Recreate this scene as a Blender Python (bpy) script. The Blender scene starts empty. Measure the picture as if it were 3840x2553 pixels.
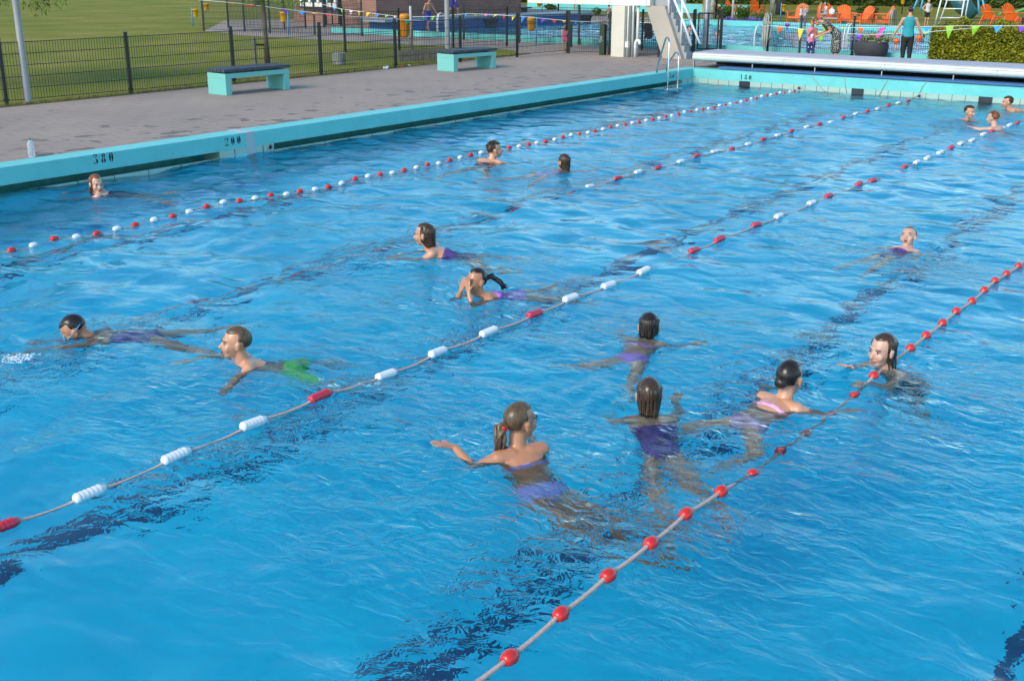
import bpy, bmesh, math, random
import numpy as np
from mathutils import Vector, Matrix, noise as mnoise
random.seed(7)
SC = bpy.context.scene
COL = SC.collection
R = math.radians
PI = math.pi

# ------------------------------------------------------------------ camera
CAM = Vector((14.6714, -27.6667, 2.9716))
PITCH, ROLL, YAW, FPX = .3179, .0016, -.6412, 4277.3
_F = Vector((math.sin(YAW)*math.cos(PITCH), math.cos(YAW)*math.cos(PITCH), -math.sin(PITCH)))
_Rt = Vector((math.cos(YAW), -math.sin(YAW), 0)); _U = _Rt.cross(_F)
RT = _Rt*math.cos(ROLL) + _U*math.sin(ROLL); UP = _U*math.cos(ROLL) - _Rt*math.sin(ROLL)
cam_data = bpy.data.cameras.new("camera")
cam = bpy.data.objects.new("camera", cam_data); COL.objects.link(cam)
cam.matrix_world = Matrix(((RT.x, UP.x, -_F.x, CAM.x), (RT.y, UP.y, -_F.y, CAM.y), (RT.z, UP.z, -_F.z, CAM.z), (0, 0, 0, 1)))
cam_data.sensor_width = 36; cam_data.lens = FPX/3840*36; cam_data.clip_start = .1; cam_data.clip_end = 1500
SC.camera = cam

# ------------------------------------------------------------------ sky, sun, exposure
SUN_EL, SUN_AZ = R(34), R(186)      # direction the light comes from, clockwise from +Y
w = bpy.data.worlds.new("World"); SC.world = w; w.use_nodes = True
nt = w.node_tree; bg = nt.nodes["Background"]
sky = nt.nodes.new("ShaderNodeTexSky"); sky.sky_type = 'NISHITA'; sky.sun_disc = False
sky.sun_elevation = SUN_EL; sky.sun_rotation = SUN_AZ; sky.dust_density = .35; sky.air_density = 1.1; sky.ozone_density = 1.0
mxw = nt.nodes.new("ShaderNodeMix"); mxw.data_type = 'RGBA'; mxw.blend_type = 'MULTIPLY'; mxw.inputs[0].default_value = 1
nt.links.new(sky.outputs[0], mxw.inputs[6]); mxw.inputs[7].default_value = (.76, 1.0, 1.07, 1); nt.links.new(mxw.outputs[2], bg.inputs[0]); bg.inputs[1].default_value = .15
sl = bpy.data.lights.new("sun", 'SUN'); sl.energy = 2.0; sl.angle = R(26); sl.color = (1, .84, .62)
so = bpy.data.objects.new("sun", sl); COL.objects.link(so)
sdir = Vector((math.sin(SUN_AZ)*math.cos(SUN_EL), math.cos(SUN_AZ)*math.cos(SUN_EL), math.sin(SUN_EL)))
so.rotation_euler = sdir.to_track_quat('Z', 'Y').to_euler(); so.location = sdir*60
SC.view_settings.view_transform = 'Standard'; SC.view_settings.look = 'None'
SC.view_settings.exposure = 0.78; SC.view_settings.gamma = 1; SC.view_settings.use_curve_mapping = False
cy = SC.cycles; cy.max_bounces = 10; cy.diffuse_bounces = 6; cy.glossy_bounces = 3; cy.transmission_bounces = 8
cy.transparent_max_bounces = 12; cy.sample_clamp_indirect = 4; cy.caustics_refractive = True; cy.caustics_reflective = False
cy.blur_glossy = .3; cy.use_denoising = True

# ------------------------------------------------------------------ helpers
DECK = .364       # height of the paving above the water
def ray(u, v):
    d = _F + RT*((u-1920)/FPX) + UP*((1276.5-v)/FPX)
    return d
def G(u, v, z=DECK):
    d = ray(u, v); t = (z-CAM.z)/d.z
    return CAM + d*t
def pxm(P):
    return FPX/((Vector(P)-CAM).dot(_F))
def hgt(P, v):
    """height over P at which a vertical through P reaches image row v"""
    lo, hi = -3., 12.
    for _ in range(40):
        m = (lo+hi)/2; q = Vector((P[0], P[1], P[2]+m))-CAM
        vv = 1276.5-FPX*q.dot(UP)/q.dot(_F)
        if vv > v: lo = m
        else: hi = m
    return lo
def fl(a, away=0):
    """ground direction: a to the picture's right, away from the viewer"""
    return Vector((math.cos(YAW)*a+math.sin(YAW)*away, -math.sin(YAW)*a+math.cos(YAW)*away, 0))
def tag(o, label=None, cat=None, group=None, kind=None):
    if label: o['label'] = label
    if cat: o['category'] = cat
    if group: o['group'] = group
    if kind: o['kind'] = kind
    return o
def empty(name, loc, label, cat, group=None, rz=0):
    o = bpy.data.objects.new(name, None); COL.objects.link(o); o.location = loc; o.rotation_euler.z = rz
    o.empty_display_size = .1
    return tag(o, label, cat, group)
def copy_tree(o, parent=None):
    c = o.copy(); COL.objects.link(c); c.parent = parent
    for ch in o.children: copy_tree(ch, c)
    return c

class MB:
    """collects shapes and links them as one mesh"""
    def __init__(s): s.v = []; s.f = []; s.m = []; s.sm = []
    def add(s, vs, fs, m=0, smooth=False):
        b = len(s.v); s.v += [tuple(p) for p in vs]
        for f in fs: s.f.append(tuple(b+i for i in f)); s.m.append(m); s.sm.append(smooth)
    def box(s, x0, x1, y0, y1, z0, z1, m=0, M=None, bev=0):
        if bev:
            bm = bmesh.new(); bmesh.ops.create_cube(bm, size=1)
            for q in bm.verts: q.co = Vector(((x0+x1)/2+q.co.x*(x1-x0), (y0+y1)/2+q.co.y*(y1-y0), (z0+z1)/2+q.co.z*(z1-z0)))
            bmesh.ops.bevel(bm, geom=bm.edges[:], offset=bev, segments=2, affect='EDGES', profile=.6)
            bm.verts.index_update()
            vs = [q.co.copy() for q in bm.verts]; fs = [[q.index for q in f.verts] for f in bm.faces]; bm.free()
        else:
            vs = [Vector(p) for p in ((x0,y0,z0),(x1,y0,z0),(x1,y1,z0),(x0,y1,z0),(x0,y0,z1),(x1,y0,z1),(x1,y1,z1),(x0,y1,z1))]
            fs = [(3,2,1,0),(4,5,6,7),(0,1,5,4),(1,2,6,5),(2,3,7,6),(3,0,4,7)]
        if M is not None: vs = [M @ q for q in vs]
        s.add(vs, fs, m)
        return s
    def beam(s, a, b, wx, wz, m=0, up=(0,0,1), bev=0):
        """a rectangular bar from a to b"""
        a = Vector(a); b = Vector(b); d = b-a; L = d.length; d.normalize(); u = Vector(up)
        x = d.cross(u)
        if x.length < 1e-4: x = d.cross(Vector((0,1,0)))
        x.normalize(); u = x.cross(d)
        M = Matrix(((x.x, d.x, u.x, a.x), (x.y, d.y, u.y, a.y), (x.z, d.z, u.z, a.z), (0,0,0,1)))
        return s.box(-wx/2, wx/2, 0, L, -wz/2, wz/2, m, M, bev)
    def tube(s, pts, r, n=8, m=0, caps=True, smooth=True):
        pts = [Vector(p) for p in pts]; k = len(pts)
        rr = r if isinstance(r, (list, tuple)) else [r]*k
        vs = []; fs = []; pu = None
        for i, p in enumerate(pts):
            t = (pts[min(i+1, k-1)]-pts[max(i-1, 0)])
            if t.length < 1e-9: t = Vector((0,0,1))
            t.normalize()
            if pu is None:
                pu = Vector((0,0,1)) if abs(t.z) < .9 else Vector((1,0,0))
            x = t.cross(pu)
            if x.length < 1e-5: x = t.cross(Vector((0,1,.1)))
            x.normalize(); pu = x.cross(t)
            for j in range(n):
                a = 2*PI*j/n; vs.append(p + x*(rr[i]*math.cos(a)) + pu*(rr[i]*math.sin(a)))
        for i in range(k-1):
            for j in range(n):
                j2 = (j+1) % n; fs.append((i*n+j, i*n+j2, (i+1)*n+j2, (i+1)*n+j))
        s.add(vs, fs, m, smooth)
        if caps:
            b = len(s.v)-len(vs)
            s.f.append(tuple(b+j for j in reversed(range(n)))); s.m.append(m); s.sm.append(False)
            s.f.append(tuple(b+(k-1)*n+j for j in range(n))); s.m.append(m); s.sm.append(False)
        return s
    def lathe(s, prof, n=16, c=(0,0,0), m=0, M=None, smooth=True):
        c = Vector(c); vs = []; fs = []
        for (r, z) in prof:
            for j in range(n):
                a = 2*PI*j/n; q = Vector((r*math.cos(a), r*math.sin(a), z))
                vs.append((M @ q if M is not None else q)+c)
        for i in range(len(prof)-1):
            for j in range(n):
                j2 = (j+1) % n; fs.append((i*n+j, i*n+j2, (i+1)*n+j2, (i+1)*n+j))
        fs.append(tuple(reversed(range(n)))); k = len(prof)-1; fs.append(tuple(k*n+j for j in range(n)))
        s.add(vs, fs, m, smooth); return s
    def ball(s, c, r, m=0, n=12, k=8, M=None):
        c = Vector(c); r3 = r if isinstance(r, (tuple, list)) else (r, r, r)
        vs = []; fs = []
        for i in range(1, k):
            t = PI*i/k
            for j in range(n):
                a = 2*PI*j/n; q = Vector((r3[0]*math.sin(t)*math.cos(a), r3[1]*math.sin(t)*math.sin(a), r3[2]*math.cos(t)))
                vs.append((M @ q if M is not None else q)+c)
        for zz in (r3[2], -r3[2]):
            q = Vector((0,0,zz)); vs.append((M @ q if M is not None else q)+c)
        T = (k-1)*n; B = T+1
        for i in range(k-2):
            for j in range(n):
                j2 = (j+1) % n; fs.append((i*n+j, (i+1)*n+j, (i+1)*n+j2, i*n+j2))
        for j in range(n):
            j2 = (j+1) % n; fs.append((T, j, j2)); fs.append((B, (k-2)*n+j2, (k-2)*n+j))
        s.add(vs, fs, m, True); return s
    def poly(s, pts, m=0): s.add(pts, [tuple(range(len(pts)))], m); return s
    def prism(s, pts, d, m=0):
        """closed outline pts pushed along d"""
        d = Vector(d); n = len(pts); a = [Vector(p) for p in pts]; vs = a+[p+d for p in a]
        fs = [tuple(reversed(range(n))), tuple(range(n, 2*n))]+[(i, (i+1) % n, n+(i+1) % n, n+i) for i in range(n)]
        s.add(vs, fs, m); return s
    def build(s, name, mats, parent=None, loc=None):
        me = bpy.data.meshes.new(name); me.from_pydata(s.v, [], s.f)
        if not isinstance(mats, (list, tuple)): mats = [mats]
        for q in mats: me.materials.append(q)
        me.polygons.foreach_set('material_index', s.m); me.polygons.foreach_set('use_smooth', s.sm)
        me.update()
        o = bpy.data.objects.new(name, me); COL.objects.link(o)
        if parent is not None: o.parent = parent
        if loc is not None: o.location = loc
        return o
def world_part(mb, name, mats, root):
    """part given in world coordinates under an unrotated root"""
    o = mb.build(name, mats, root); o.location = -Vector(root.location); return o

# ------------------------------------------------------------------ materials
class NT:
    def __init__(s, mat): s.t = mat.node_tree; s.n = s.t.nodes; s.l = s.t.links; s.b = s.n["Principled BSDF"]
    def new(s, k, **kw):
        o = s.n.new(k)
        for a, v in kw.items(): setattr(o, a, v)
        return o
    def ln(s, a, b): s.l.new(a, b)
    def coord(s, scale=(1,1,1), rot=(0,0,0), kind='Object'):
        tc = s.new("ShaderNodeTexCoord"); mp = s.new("ShaderNodeMapping"); s.ln(tc.outputs[kind], mp.inputs[0])
        mp.inputs['Scale'].default_value = scale; mp.inputs['Rotation'].default_value = rot; return mp.outputs[0]
    def noise(s, vec, scale, detail=4, rough=.55, dist=0):
        o = s.new("ShaderNodeTexNoise"); s.ln(vec, o.inputs['Vector']); o.inputs['Scale'].default_value = scale
        o.inputs['Detail'].default_value = detail; o.inputs['Roughness'].default_value = rough; o.inputs['Distortion'].default_value = dist
        return o.outputs[0]
    def ramp(s, fac, stops, interp='LINEAR'):
        o = s.new("ShaderNodeValToRGB"); s.ln(fac, o.inputs[0]); e = o.color_ramp.elements; o.color_ramp.interpolation = interp
        while len(e) < len(stops): e.new(.5)
        for i, (p, c) in enumerate(stops): e[i].position = p; e[i].color = tuple(c)+(1,) if len(c) == 3 else c
        return o.outputs[0]
    def mix(s, fac, a, b, mode='MIX'):
        o = s.new("ShaderNodeMix", data_type='RGBA', blend_type=mode)
        if isinstance(fac, (int, float)): o.inputs[0].default_value = fac
        else: s.ln(fac, o.inputs[0])
        for i, q in ((6, a), (7, b)):
            if isinstance(q, tuple): o.inputs[i].default_value = q+(1,) if len(q) == 3 else q
            else: s.ln(q, o.inputs[i])
        return o.outputs[2]
    def math(s, op, a, b=0.):
        o = s.new("ShaderNodeMath", operation=op)
        for i, q in enumerate((a, b)):
            if isinstance(q, (int, float)): o.inputs[i].default_value = q
            else: s.ln(q, o.inputs[i])
        return o.outputs[0]
    def bump(s, h, strength=.3, dist=.01, normal=None):
        o = s.new("ShaderNodeBump"); s.ln(h, o.inputs['Height']); o.inputs['Strength'].default_value = strength
        o.inputs['Distance'].default_value = dist
        if normal is not None: s.ln(normal, o.inputs['Normal'])
        return o.outputs[0]
def mat(name, col, rough=.6, spec=.5, metal=0, var=.12, scale=6, bump=0, bscale=40, coat=0):
    m = bpy.data.materials.new(name); m.use_nodes = True; t = NT(m)
    t.b.inputs['Roughness'].default_value = rough; t.b.inputs['Metallic'].default_value = metal
    t.b.inputs['Specular IOR Level'].default_value = spec
    if coat: t.b.inputs['Coat Weight'].default_value = coat
    v = t.coord()
    n = t.noise(v, scale, 5, .6)
    lo = tuple(c*(1-var) for c in col); hi = tuple(min(1, c*(1+var)) for c in col)
    t.ln(t.ramp(n, [(.3, lo), (.7, hi)]), t.b.inputs['Base Color'])
    if bump: t.ln(t.bump(t.noise(v, bscale, 4), bump, .01), t.b.inputs['Normal'])
    return m

M = {}
def setup_mats():
    # pool paint, tiles, paving
    M['teal'] = m = mat('teal_paint', (.10, .52, .54), .5, var=.06, scale=1.5)
    t = NT(m); v = t.coord(); n1 = t.noise(v, 1.4, 6, .65); n2 = t.noise(v, 14, 5, .7)
    c = t.ramp(n1, [(.3, (.125, .51, .50)), (.7, (.165, .59, .575))])
    c = t.mix(t.ramp(n2, [(.60, (0,0,0)), (.78, (.35,.35,.35))]), c, (.20, .50, .48))
    t.ln(c, t.b.inputs['Base Color']); t.ln(t.bump(n2, .15, .01), t.b.inputs['Normal'])
    M['tile'] = m = mat('pale_tile', (.35, .52, .47), .3)
    t = NT(m); v = t.coord(); n = t.noise(v, 2.2, 5, .6)
    t.ln(t.ramp(n, [(.3, (.30, .50, .46)), (.55, (.38, .52, .44)), (.75, (.46, .50, .36))]), t.b.inputs['Base Color'])
    M['blacktile'] = mat('black_tile', (.02, .025, .035), .35, var=.3)
    M['grout'] = mat('tile_joint', (.10, .085, .06), .8)
    M['poolfloor'] = m = mat('pool_floor_paint', (.006, .62, .97), .6, var=.04, scale=.8)
    M['poolwall'] = mat('pool_wall_paint', (.10, .80, .95), .6, var=.05, scale=1)
    M['lanepaint'] = mat('lane_marking_paint', (.006, .075, .20), .6)
    M['paving'] = m = mat('concrete_paving', (.27, .25, .245), .85)
    t = NT(m); v = t.coord((1,1,1), (0,0,0))
    br = t.new("ShaderNodeTexBrick"); t.ln(t.coord((1,1,1), (0,0,PI/2)), br.inputs[0])
    br.inputs['Scale'].default_value = 1; br.inputs['Brick Width'].default_value = .6; br.inputs['Row Height'].default_value = .3
    br.inputs['Mortar Size'].default_value = .014; br.inputs['Color1'].default_value = (.355,.275,.226,1)
    br.inputs['Color2'].default_value = (.341,.266,.220,1); br.inputs['Mortar'].default_value = (.25,.2,.17,1)
    big = t.noise(v, .5, 5, .6); c = t.mix(1, br.outputs[0], t.ramp(big, [(.3, (.86,.86,.87)), (.7, (1.06,1.04,1.02))]), 'MULTIPLY')
    fine = t.noise(v, 60, 3); c = t.mix(1, c, t.ramp(fine, [(.3, (.93,.93,.93)), (.7, (1.05,1.05,1.05))]), 'MULTIPLY')
    wet = t.noise(t.coord((1.9,1.9,1.9)), 1.35, 3, .5, .4)         # wet splashes, mostly beside the pool edge
    sep = t.new("ShaderNodeSeparateXYZ"); t.ln(t.coord(), sep.inputs[0])
    near = t.new("ShaderNodeMapRange"); t.ln(sep.outputs[0], near.inputs[0]); near.inputs[1].default_value = -4.2; near.inputs[2].default_value = -.4
    near.inputs[3].default_value = -.09; near.inputs[4].default_value = .045
    wf = t.ramp(t.math('ADD', wet, near.outputs[0]), [(.60, (0,0,0)), (.62, (1,1,1))])
    c = t.mix(wf, c, t.mix(1, c, (.52,.51,.52), 'MULTIPLY')); t.ln(c, t.b.inputs['Base Color'])
    t.ln(t.ramp(wf, [(0, (.85,.85,.85)), (1, (.7,.7,.7))]), t.b.inputs['Roughness'])
    t.ln(t.bump(fine, .2, .004), t.b.inputs['Normal'])
    M['grass'] = m = mat('mown_grass', (.09, .12, .02), .9)
    t = NT(m); v = t.coord(); a = t.noise(v, .35, 5, .6); b = t.noise(t.coord((1,1,1)), 9, 5, .75)
    c = t.ramp(a, [(.3, (.14,.172,.014)), (.5, (.205,.202,.028)), (.68, (.275,.235,.055))])
    c = t.mix(1, c, t.ramp(b, [(.25, (.62,.66,.6)), (.75, (1.3,1.25,1.2))]), 'MULTIPLY'); t.ln(c, t.b.inputs['Base Color'])
    t.ln(t.bump(t.noise(v, 30, 4, .8), .7, .03), t.b.inputs['Normal']); t.b.inputs['Specular IOR Level'].default_value = .15
    M['black'] = mat('black_coated_steel', (.012, .013, .016), .45, var=.2)
    M['steel'] = mat('stainless_steel', (.55, .56, .57), .25, metal=1, var=.05)
    M['galv'] = mat('galvanised_steel', (.36, .37, .38), .5, metal=.4, var=.12, scale=9)
    M['white'] = mat('white_paint', (.72, .70, .66), .5, var=.05, scale=2)
    M['cream'] = m = mat('cream_concrete', (.62, .57, .49), .8, var=.07, scale=1.5, bump=.1)
    M['beige'] = mat('beige_concrete', (.42, .37, .32), .85, var=.08, scale=1.2, bump=.1)
    M['dgrey'] = mat('dark_plank', (.045, .052, .07), .6, var=.25, scale=12)
    M['wood'] = mat('weathered_wood', (.16, .14, .12), .9, var=.3, scale=10)
    M['red'] = mat('red_plastic', (.62, .022, .016), .3, coat=.3, var=.08)
    M['crimson'] = mat('crimson_plastic', (.55, .02, .05), .35, coat=.3, var=.08)
    M['whitep'] = mat('white_plastic', (.74, .75, .77), .35, coat=.2, var=.03)
    M['rope'] = mat('pale_rope', (.52, .38, .33), .8, var=.2, scale=60)
    M['ropeg'] = mat('grey_rope', (.38, .37, .34), .9, var=.25, scale=60)
    M['orange'] = mat('orange_plastic', (.86, .15, .02), .45, var=.06)
    M['yellow'] = mat('yellow_plastic', (.80, .40, .01), .4, var=.06)
    M['bluepole'] = mat('blue_paint', (.07, .26, .55), .5, var=.08)
    M['deepblue'] = mat('deep_blue_panel', (.012, .085, .30), .5, var=.15, scale=1)
    M['darkgreen'] = mat('dark_green_paint', (.022, .035, .018), .5, var=.15)
    M['alu'] = m = mat('worn_aluminium_cover', (.66, .64, .61), .5, metal=.0, var=.08, scale=2)
    M['aluTop'] = mat('worn_cover_top', (.42, .40, .44), .6, var=.1, scale=2.5)
    M['foam'] = mat('blue_foam', (.05, .14, .32), .8, var=.1)
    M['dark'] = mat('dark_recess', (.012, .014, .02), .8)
    M['purple'] = mat('purple_flower', (.17, .09, .45), .8, var=.3, scale=30)
    M['green'] = mat('green_plastic', (.10, .33, .08), .5)
    M['soil'] = mat('garden_soil', (.10, .075, .055), .95, var=.3, scale=20)
setup_mats()

def water_mat(name, tint, amp=1.0):
    m = bpy.data.materials.new(name); m.use_nodes = True; n = m.node_tree.nodes; l = m.node_tree.links
    t = NT(m); n.remove(t.b); out = [q for q in n if q.type == 'OUTPUT_MATERIAL'][0]
    v = t.coord()
    # wave trains: medium chop and patches of fine ripple, all in metres
    patch = t.ramp(t.noise(v, .28, 3, .5), [(.40, (.04,.04,.04)), (.64, (1,1,1))])
    med = t.noise(t.coord((1, 1.35, 1), (0, 0, .5)), 1.6, 2, .45, .5)
    at = t.new("ShaderNodeAttribute"); at.attribute_name = 'chop'        # stirred water round the swimmers
    fine = t.math('MULTIPLY', t.noise(t.coord((1, 1.6, 1), (0, 0, .3)), 6.5, 3, .55, .6), t.math('ADD', t.math('MULTIPLY', patch, .55), at.outputs['Fac']))
    b1 = t.bump(med, 1.0, .062*amp); b2 = t.bump(fine, 1.0, .024*amp, b1)
    fr = t.new("ShaderNodeFresnel"); fr.inputs[0].default_value = 1.33; l.new(b2, fr.inputs['Normal'])
    rf = t.new("ShaderNodeBsdfRefraction"); rf.inputs['IOR'].default_value = 1.33; rf.inputs['Roughness'].default_value = 0
    rf.inputs['Color'].default_value = tuple(tint)+(1,); l.new(b2, rf.inputs['Normal'])
    gl = t.new("ShaderNodeBsdfGlossy"); gl.inputs['Roughness'].default_value = .06; l.new(b2, gl.inputs['Normal'])
    mx = t.new("ShaderNodeMixShader"); l.new(fr.outputs[0], mx.inputs[0]); l.new(rf.outputs[0], mx.inputs[1]); l.new(gl.outputs[0], mx.inputs[2])
    l.new(mx.outputs[0], out.inputs[0])
    return m
M['water'] = water_mat('pool_water', (.80, .99, 1.0))

# ------------------------------------------------------------------ ground, pools, water
PX1, PY0 = 24.0, -31.0
def sheet(x0, x1, y0, y1, z, mb, m=0): mb.poly([(x0,y0,z), (x1,y0,z), (x1,y1,z), (x0,y1,z)], m)
# second pool, raised behind a low upstand
QX0, QX1, QY0, QY1, QW = -20.0, 9.0, 6.45, 21.6, DECK-.03
def cells(xs, ys, skip, z):
    g = MB(); 
    for i in range(len(xs)-1):
        for j in range(len(ys)-1):
            cx, cyy = (xs[i]+xs[i+1])/2, (ys[j]+ys[j+1])/2
            if any(a < cx < b and c < cyy < d for a, b, c, d in skip): continue
            sheet(xs[i], xs[i+1], ys[j], ys[j+1], z, g)
    return g
HOLES = [(-.42, PX1, PY0, .42), (QX0, QX1, QY0, QY1)]
tag(cells([-400, QX0, -.42, QX1, PX1, 400], [-200, PY0, .42, QY0, QY1, 400], HOLES, DECK-.006).build('lawn', M['grass']), kind='structure')
g = cells([-6.35, -.42, PX1, 60], [-60, PY0, .42, 2.6], HOLES, DECK)
g2 = cells([-21.8, QX0, QX1, 60], [2.6, QY0, QY1, 26], HOLES+[(-34, -12.2, QY1, 30)], DECK)
g.add(g2.v, g2.f)
tag(g.build('paved_deck', M['paving']), kind='structure')
g = MB(); D1, D2 = -1.9, -2.7
g.poly([(0,PY0,D2), (PX1,PY0,D2), (PX1,-12,D1-.1), (0,-12,D1-.1)]); g.poly([(0,-12,D1-.1), (PX1,-12,D1-.1), (PX1,0,D1), (0,0,D1)])
tag(g.build('pool_floor', M['poolfloor']), kind='structure')
def floor_z(y): return D1-.1+(D2-D1+.1)*(y+12)/(PY0+12) if y < -12 else D1+(-.1)*(y/-12)
g = MB()
for k in range(8):                    # dark lines down the middle of the lanes
    x = 1.5+3*k
    ys = [-28.6, -12, -2.2]
    for a, b in zip(ys, ys[1:]):
        g.poly([(x-.105, a, floor_z(a)+.006), (x+.105, a, floor_z(a)+.006), (x+.105, b, floor_z(b)+.006), (x-.105, b, floor_z(b)+.006)])
    for y in (-2.2,): sheet(x-.5, x+.5, y-.0, y+.3, floor_z(y)+.010, g)
tag(g.build('lane_marking', M['lanepaint']), kind='structure')
# pool walls under water (far wall is tiled down from the band)
g = MB()
g.poly([(0,0,-4.2), (PX1,0,-4.2), (PX1,0,-.02), (0,0,-.02)], 0); g.poly([(0,PY0,-4.2), (0,0,-4.2), (0,0,.02), (0,PY0,.02)], 0)
g.poly([(PX1,0,-4.2), (PX1,PY0,-4.2), (PX1,PY0,.3), (PX1,0,.3)], 0); g.poly([(PX1,PY0,-4.2), (0,PY0,-4.2), (0,PY0,.3), (PX1,PY0,.3)], 0)
for k in range(8):
    x = 1.5+3*k; g.poly([(x-.15,-.006,-1.2), (x+.15,-.006,-1.2), (x+.15,-.006,-.02), (x-.15,-.006,-.02)], 1)
tag(g.build('pool_wall', [M['poolwall'], M['lanepaint']]), kind='structure')

# rim: painted concrete edge with an overflow channel under it on the left side
ZB = .128
def onleft(u, v):
    d = ray(u, v); t = (0-CAM.x)/d.x; return CAM + d*t
YA, YB = onleft(825, 575).y, onleft(1023, 545).y       # solid tiled block between two channels
YC = onleft(2559, 300).y
g = MB()
g.box(-.42, 0, PY0, .42, ZB, DECK+.004, 0)
g.box(0, PX1, 0, .42, ZB, DECK+.0055, 0)
g.box(PX1, PX1+.4, PY0, .42, -.3, DECK+.004, 0); g.box(0, PX1, PY0-.4, PY0, -.3, DECK+.0025, 0)
tag(g.build('pool_rim', M['teal']), kind='structure')
g = MB()                                              # channel back wall, floor, lip and the tiled blocks
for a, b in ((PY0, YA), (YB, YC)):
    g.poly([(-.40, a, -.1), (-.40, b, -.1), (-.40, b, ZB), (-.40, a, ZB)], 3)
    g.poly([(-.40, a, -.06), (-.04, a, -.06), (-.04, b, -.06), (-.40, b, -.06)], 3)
    g.box(-.05, .004, a+.001, b-.001, -.25, .020, 1)
    y = a
    while y < b: g.box(-.047, .006, y-.006, y+.006, -.2, .0215, 2); y += .6
for a, b in ((YA, YB), (YC, -.001)):
    g.box(-.40, -.002, a, b, -.25, ZB-.001, 1)
    y = a+.3
    while y < b: g.box(-.01, .001, y-.006, y+.006, -.2, ZB-.001, 2); y += .6
tag(g.build('overflow_channel', [M['teal'], M['tile'], M['grout'], mat('shade_darkened_teal', (.03,.25,.24), .6, var=.25)]), kind='structure')  # last material: darker teal, the channel's shade painted into its back and floor
g = MB()                                              # tile band of the far wall
g.box(-.3, PX1, .002, .3, -.35, ZB-.001, 0)
k = 0
x = 1.35-.3*4
while x < PX1:
    if x > .02: g.box(x-.006, x+.006, -.0, .01, -.33, ZB-.001, 1)
    x += .3
g.box(0.001, PX1, -.001, .01, -.003, .003, 1)
for k in range(8): g.box(1.355+3*k, 1.645+3*k, -.006, .01, -.33, ZB-.001, 2)
tag(g.build('tile_band', [M['tile'], M['grout'], M['blacktile']]), kind='structure')

# water surface: a real wave mesh, finer ripples in the material
RIPPLES = [(lambda P: (P.x, P.y, a))(G(u*1.6284, v*1.6284, 0)) for u, v, a in ((240,450,.005),(1139,378,.005),(1298,395,.005),(985,585,.006),(1098,685,.007),(172,772,.006),
  (100,800,.005),(548,840,.006),(605,880,.005),(1494,770,.005),(1493,950,.007),(1199,1035,.007),(1060,985,.005),(1816,905,.006),(1905,930,.005),(2030,850,.007),(1985,860,.005),(2080,570,.006),(2231,275,.004),(2283,292,.004),(2317,250,.004),(1250,1120,.005),(1700,945,.005),(650,860,.005))]
def waves(X, Y, amp_r=False):
    rng = np.random.RandomState(3); Z = np.zeros_like(X)
    for L0, n, a in ((2.6, 9, .0045), (1.3, 12, .0040), (.62, 16, .0026), (.36, 14, .0011)):
        for _ in range(n):
            L = L0*rng.uniform(.7, 1.35); th = rng.uniform(0, 2*PI); ph = rng.uniform(0, 2*PI); kx = 2*PI/L
            Z += a*rng.uniform(.5, 1.1)*np.sin(kx*(X*math.cos(th)+Y*math.sin(th))+ph + .8*np.sin(.6*X+ph)+.7*np.sin(.5*Y+2*ph))
    env = .55+.45*np.sin(.31*X+1.3)*np.sin(.27*Y+.4)
    Z = Z*(.5+env*.7)
    if amp_r:
        for cx, cy_, a in RIPPLES:                    # rings spreading from each swimmer
            r = np.hypot(X-cx, Y-cy_); th = np.arctan2(Y-cy_, X-cx)
            Z += a*np.sin(2*PI*(r+.05*np.sin(3*th+cx))/.21)*np.exp(-((r-.45)/.42)**2)*(.55+.45*np.sin(2*th+cx*3))
    return Z
def water_sheet(name, x0, x1, y0, y1, z, step, m, amp=1.0, ring=False):
    nx = int((x1-x0)/step)+1; ny = int((y1-y0)/step)+1
    X, Y = np.meshgrid(np.linspace(x0, x1, nx), np.linspace(y0, y1, ny)); Z = z+amp*waves(X, Y, ring)
    co = np.stack([X, Y, Z], -1).reshape(-1, 3)
    i = np.arange(nx*ny).reshape(ny, nx); q = np.stack([i[:-1,:-1], i[:-1,1:], i[1:,1:], i[1:,:-1]], -1).reshape(-1)
    me = bpy.data.meshes.new(name); me.vertices.add(nx*ny); me.vertices.foreach_set('co', co.ravel())
    nf = (nx-1)*(ny-1); me.loops.add(nf*4); me.loops.foreach_set('vertex_index', q)
    me.polygons.add(nf); me.polygons.foreach_set('loop_start', np.arange(nf)*4)
    me.polygons.foreach_set('use_smooth', np.ones(nf, bool)); me.update(); me.validate()
    if ring:
        ch = np.zeros_like(X)
        for cx, cy_, a_ in RIPPLES: ch = np.maximum(ch, np.exp(-(np.hypot(X-cx-.2, Y-cy_+.3)/1.25)**2))
        at = me.attributes.new('chop', 'FLOAT', 'POINT'); at.data.foreach_set('value', (ch*1.25).ravel().astype(np.float32))
    me.materials.append(m); o = bpy.data.objects.new(name, me); COL.objects.link(o)
    return tag(o, kind='structure')
water = water_sheet('water', .006, PX1-.01, PY0+.01, -.006, 0.0, .05, M['water'], 1.1, True)

def wz(x, y): return float(1.1*waves(np.array([[x]]), np.array([[y]]), True)[0, 0])

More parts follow.
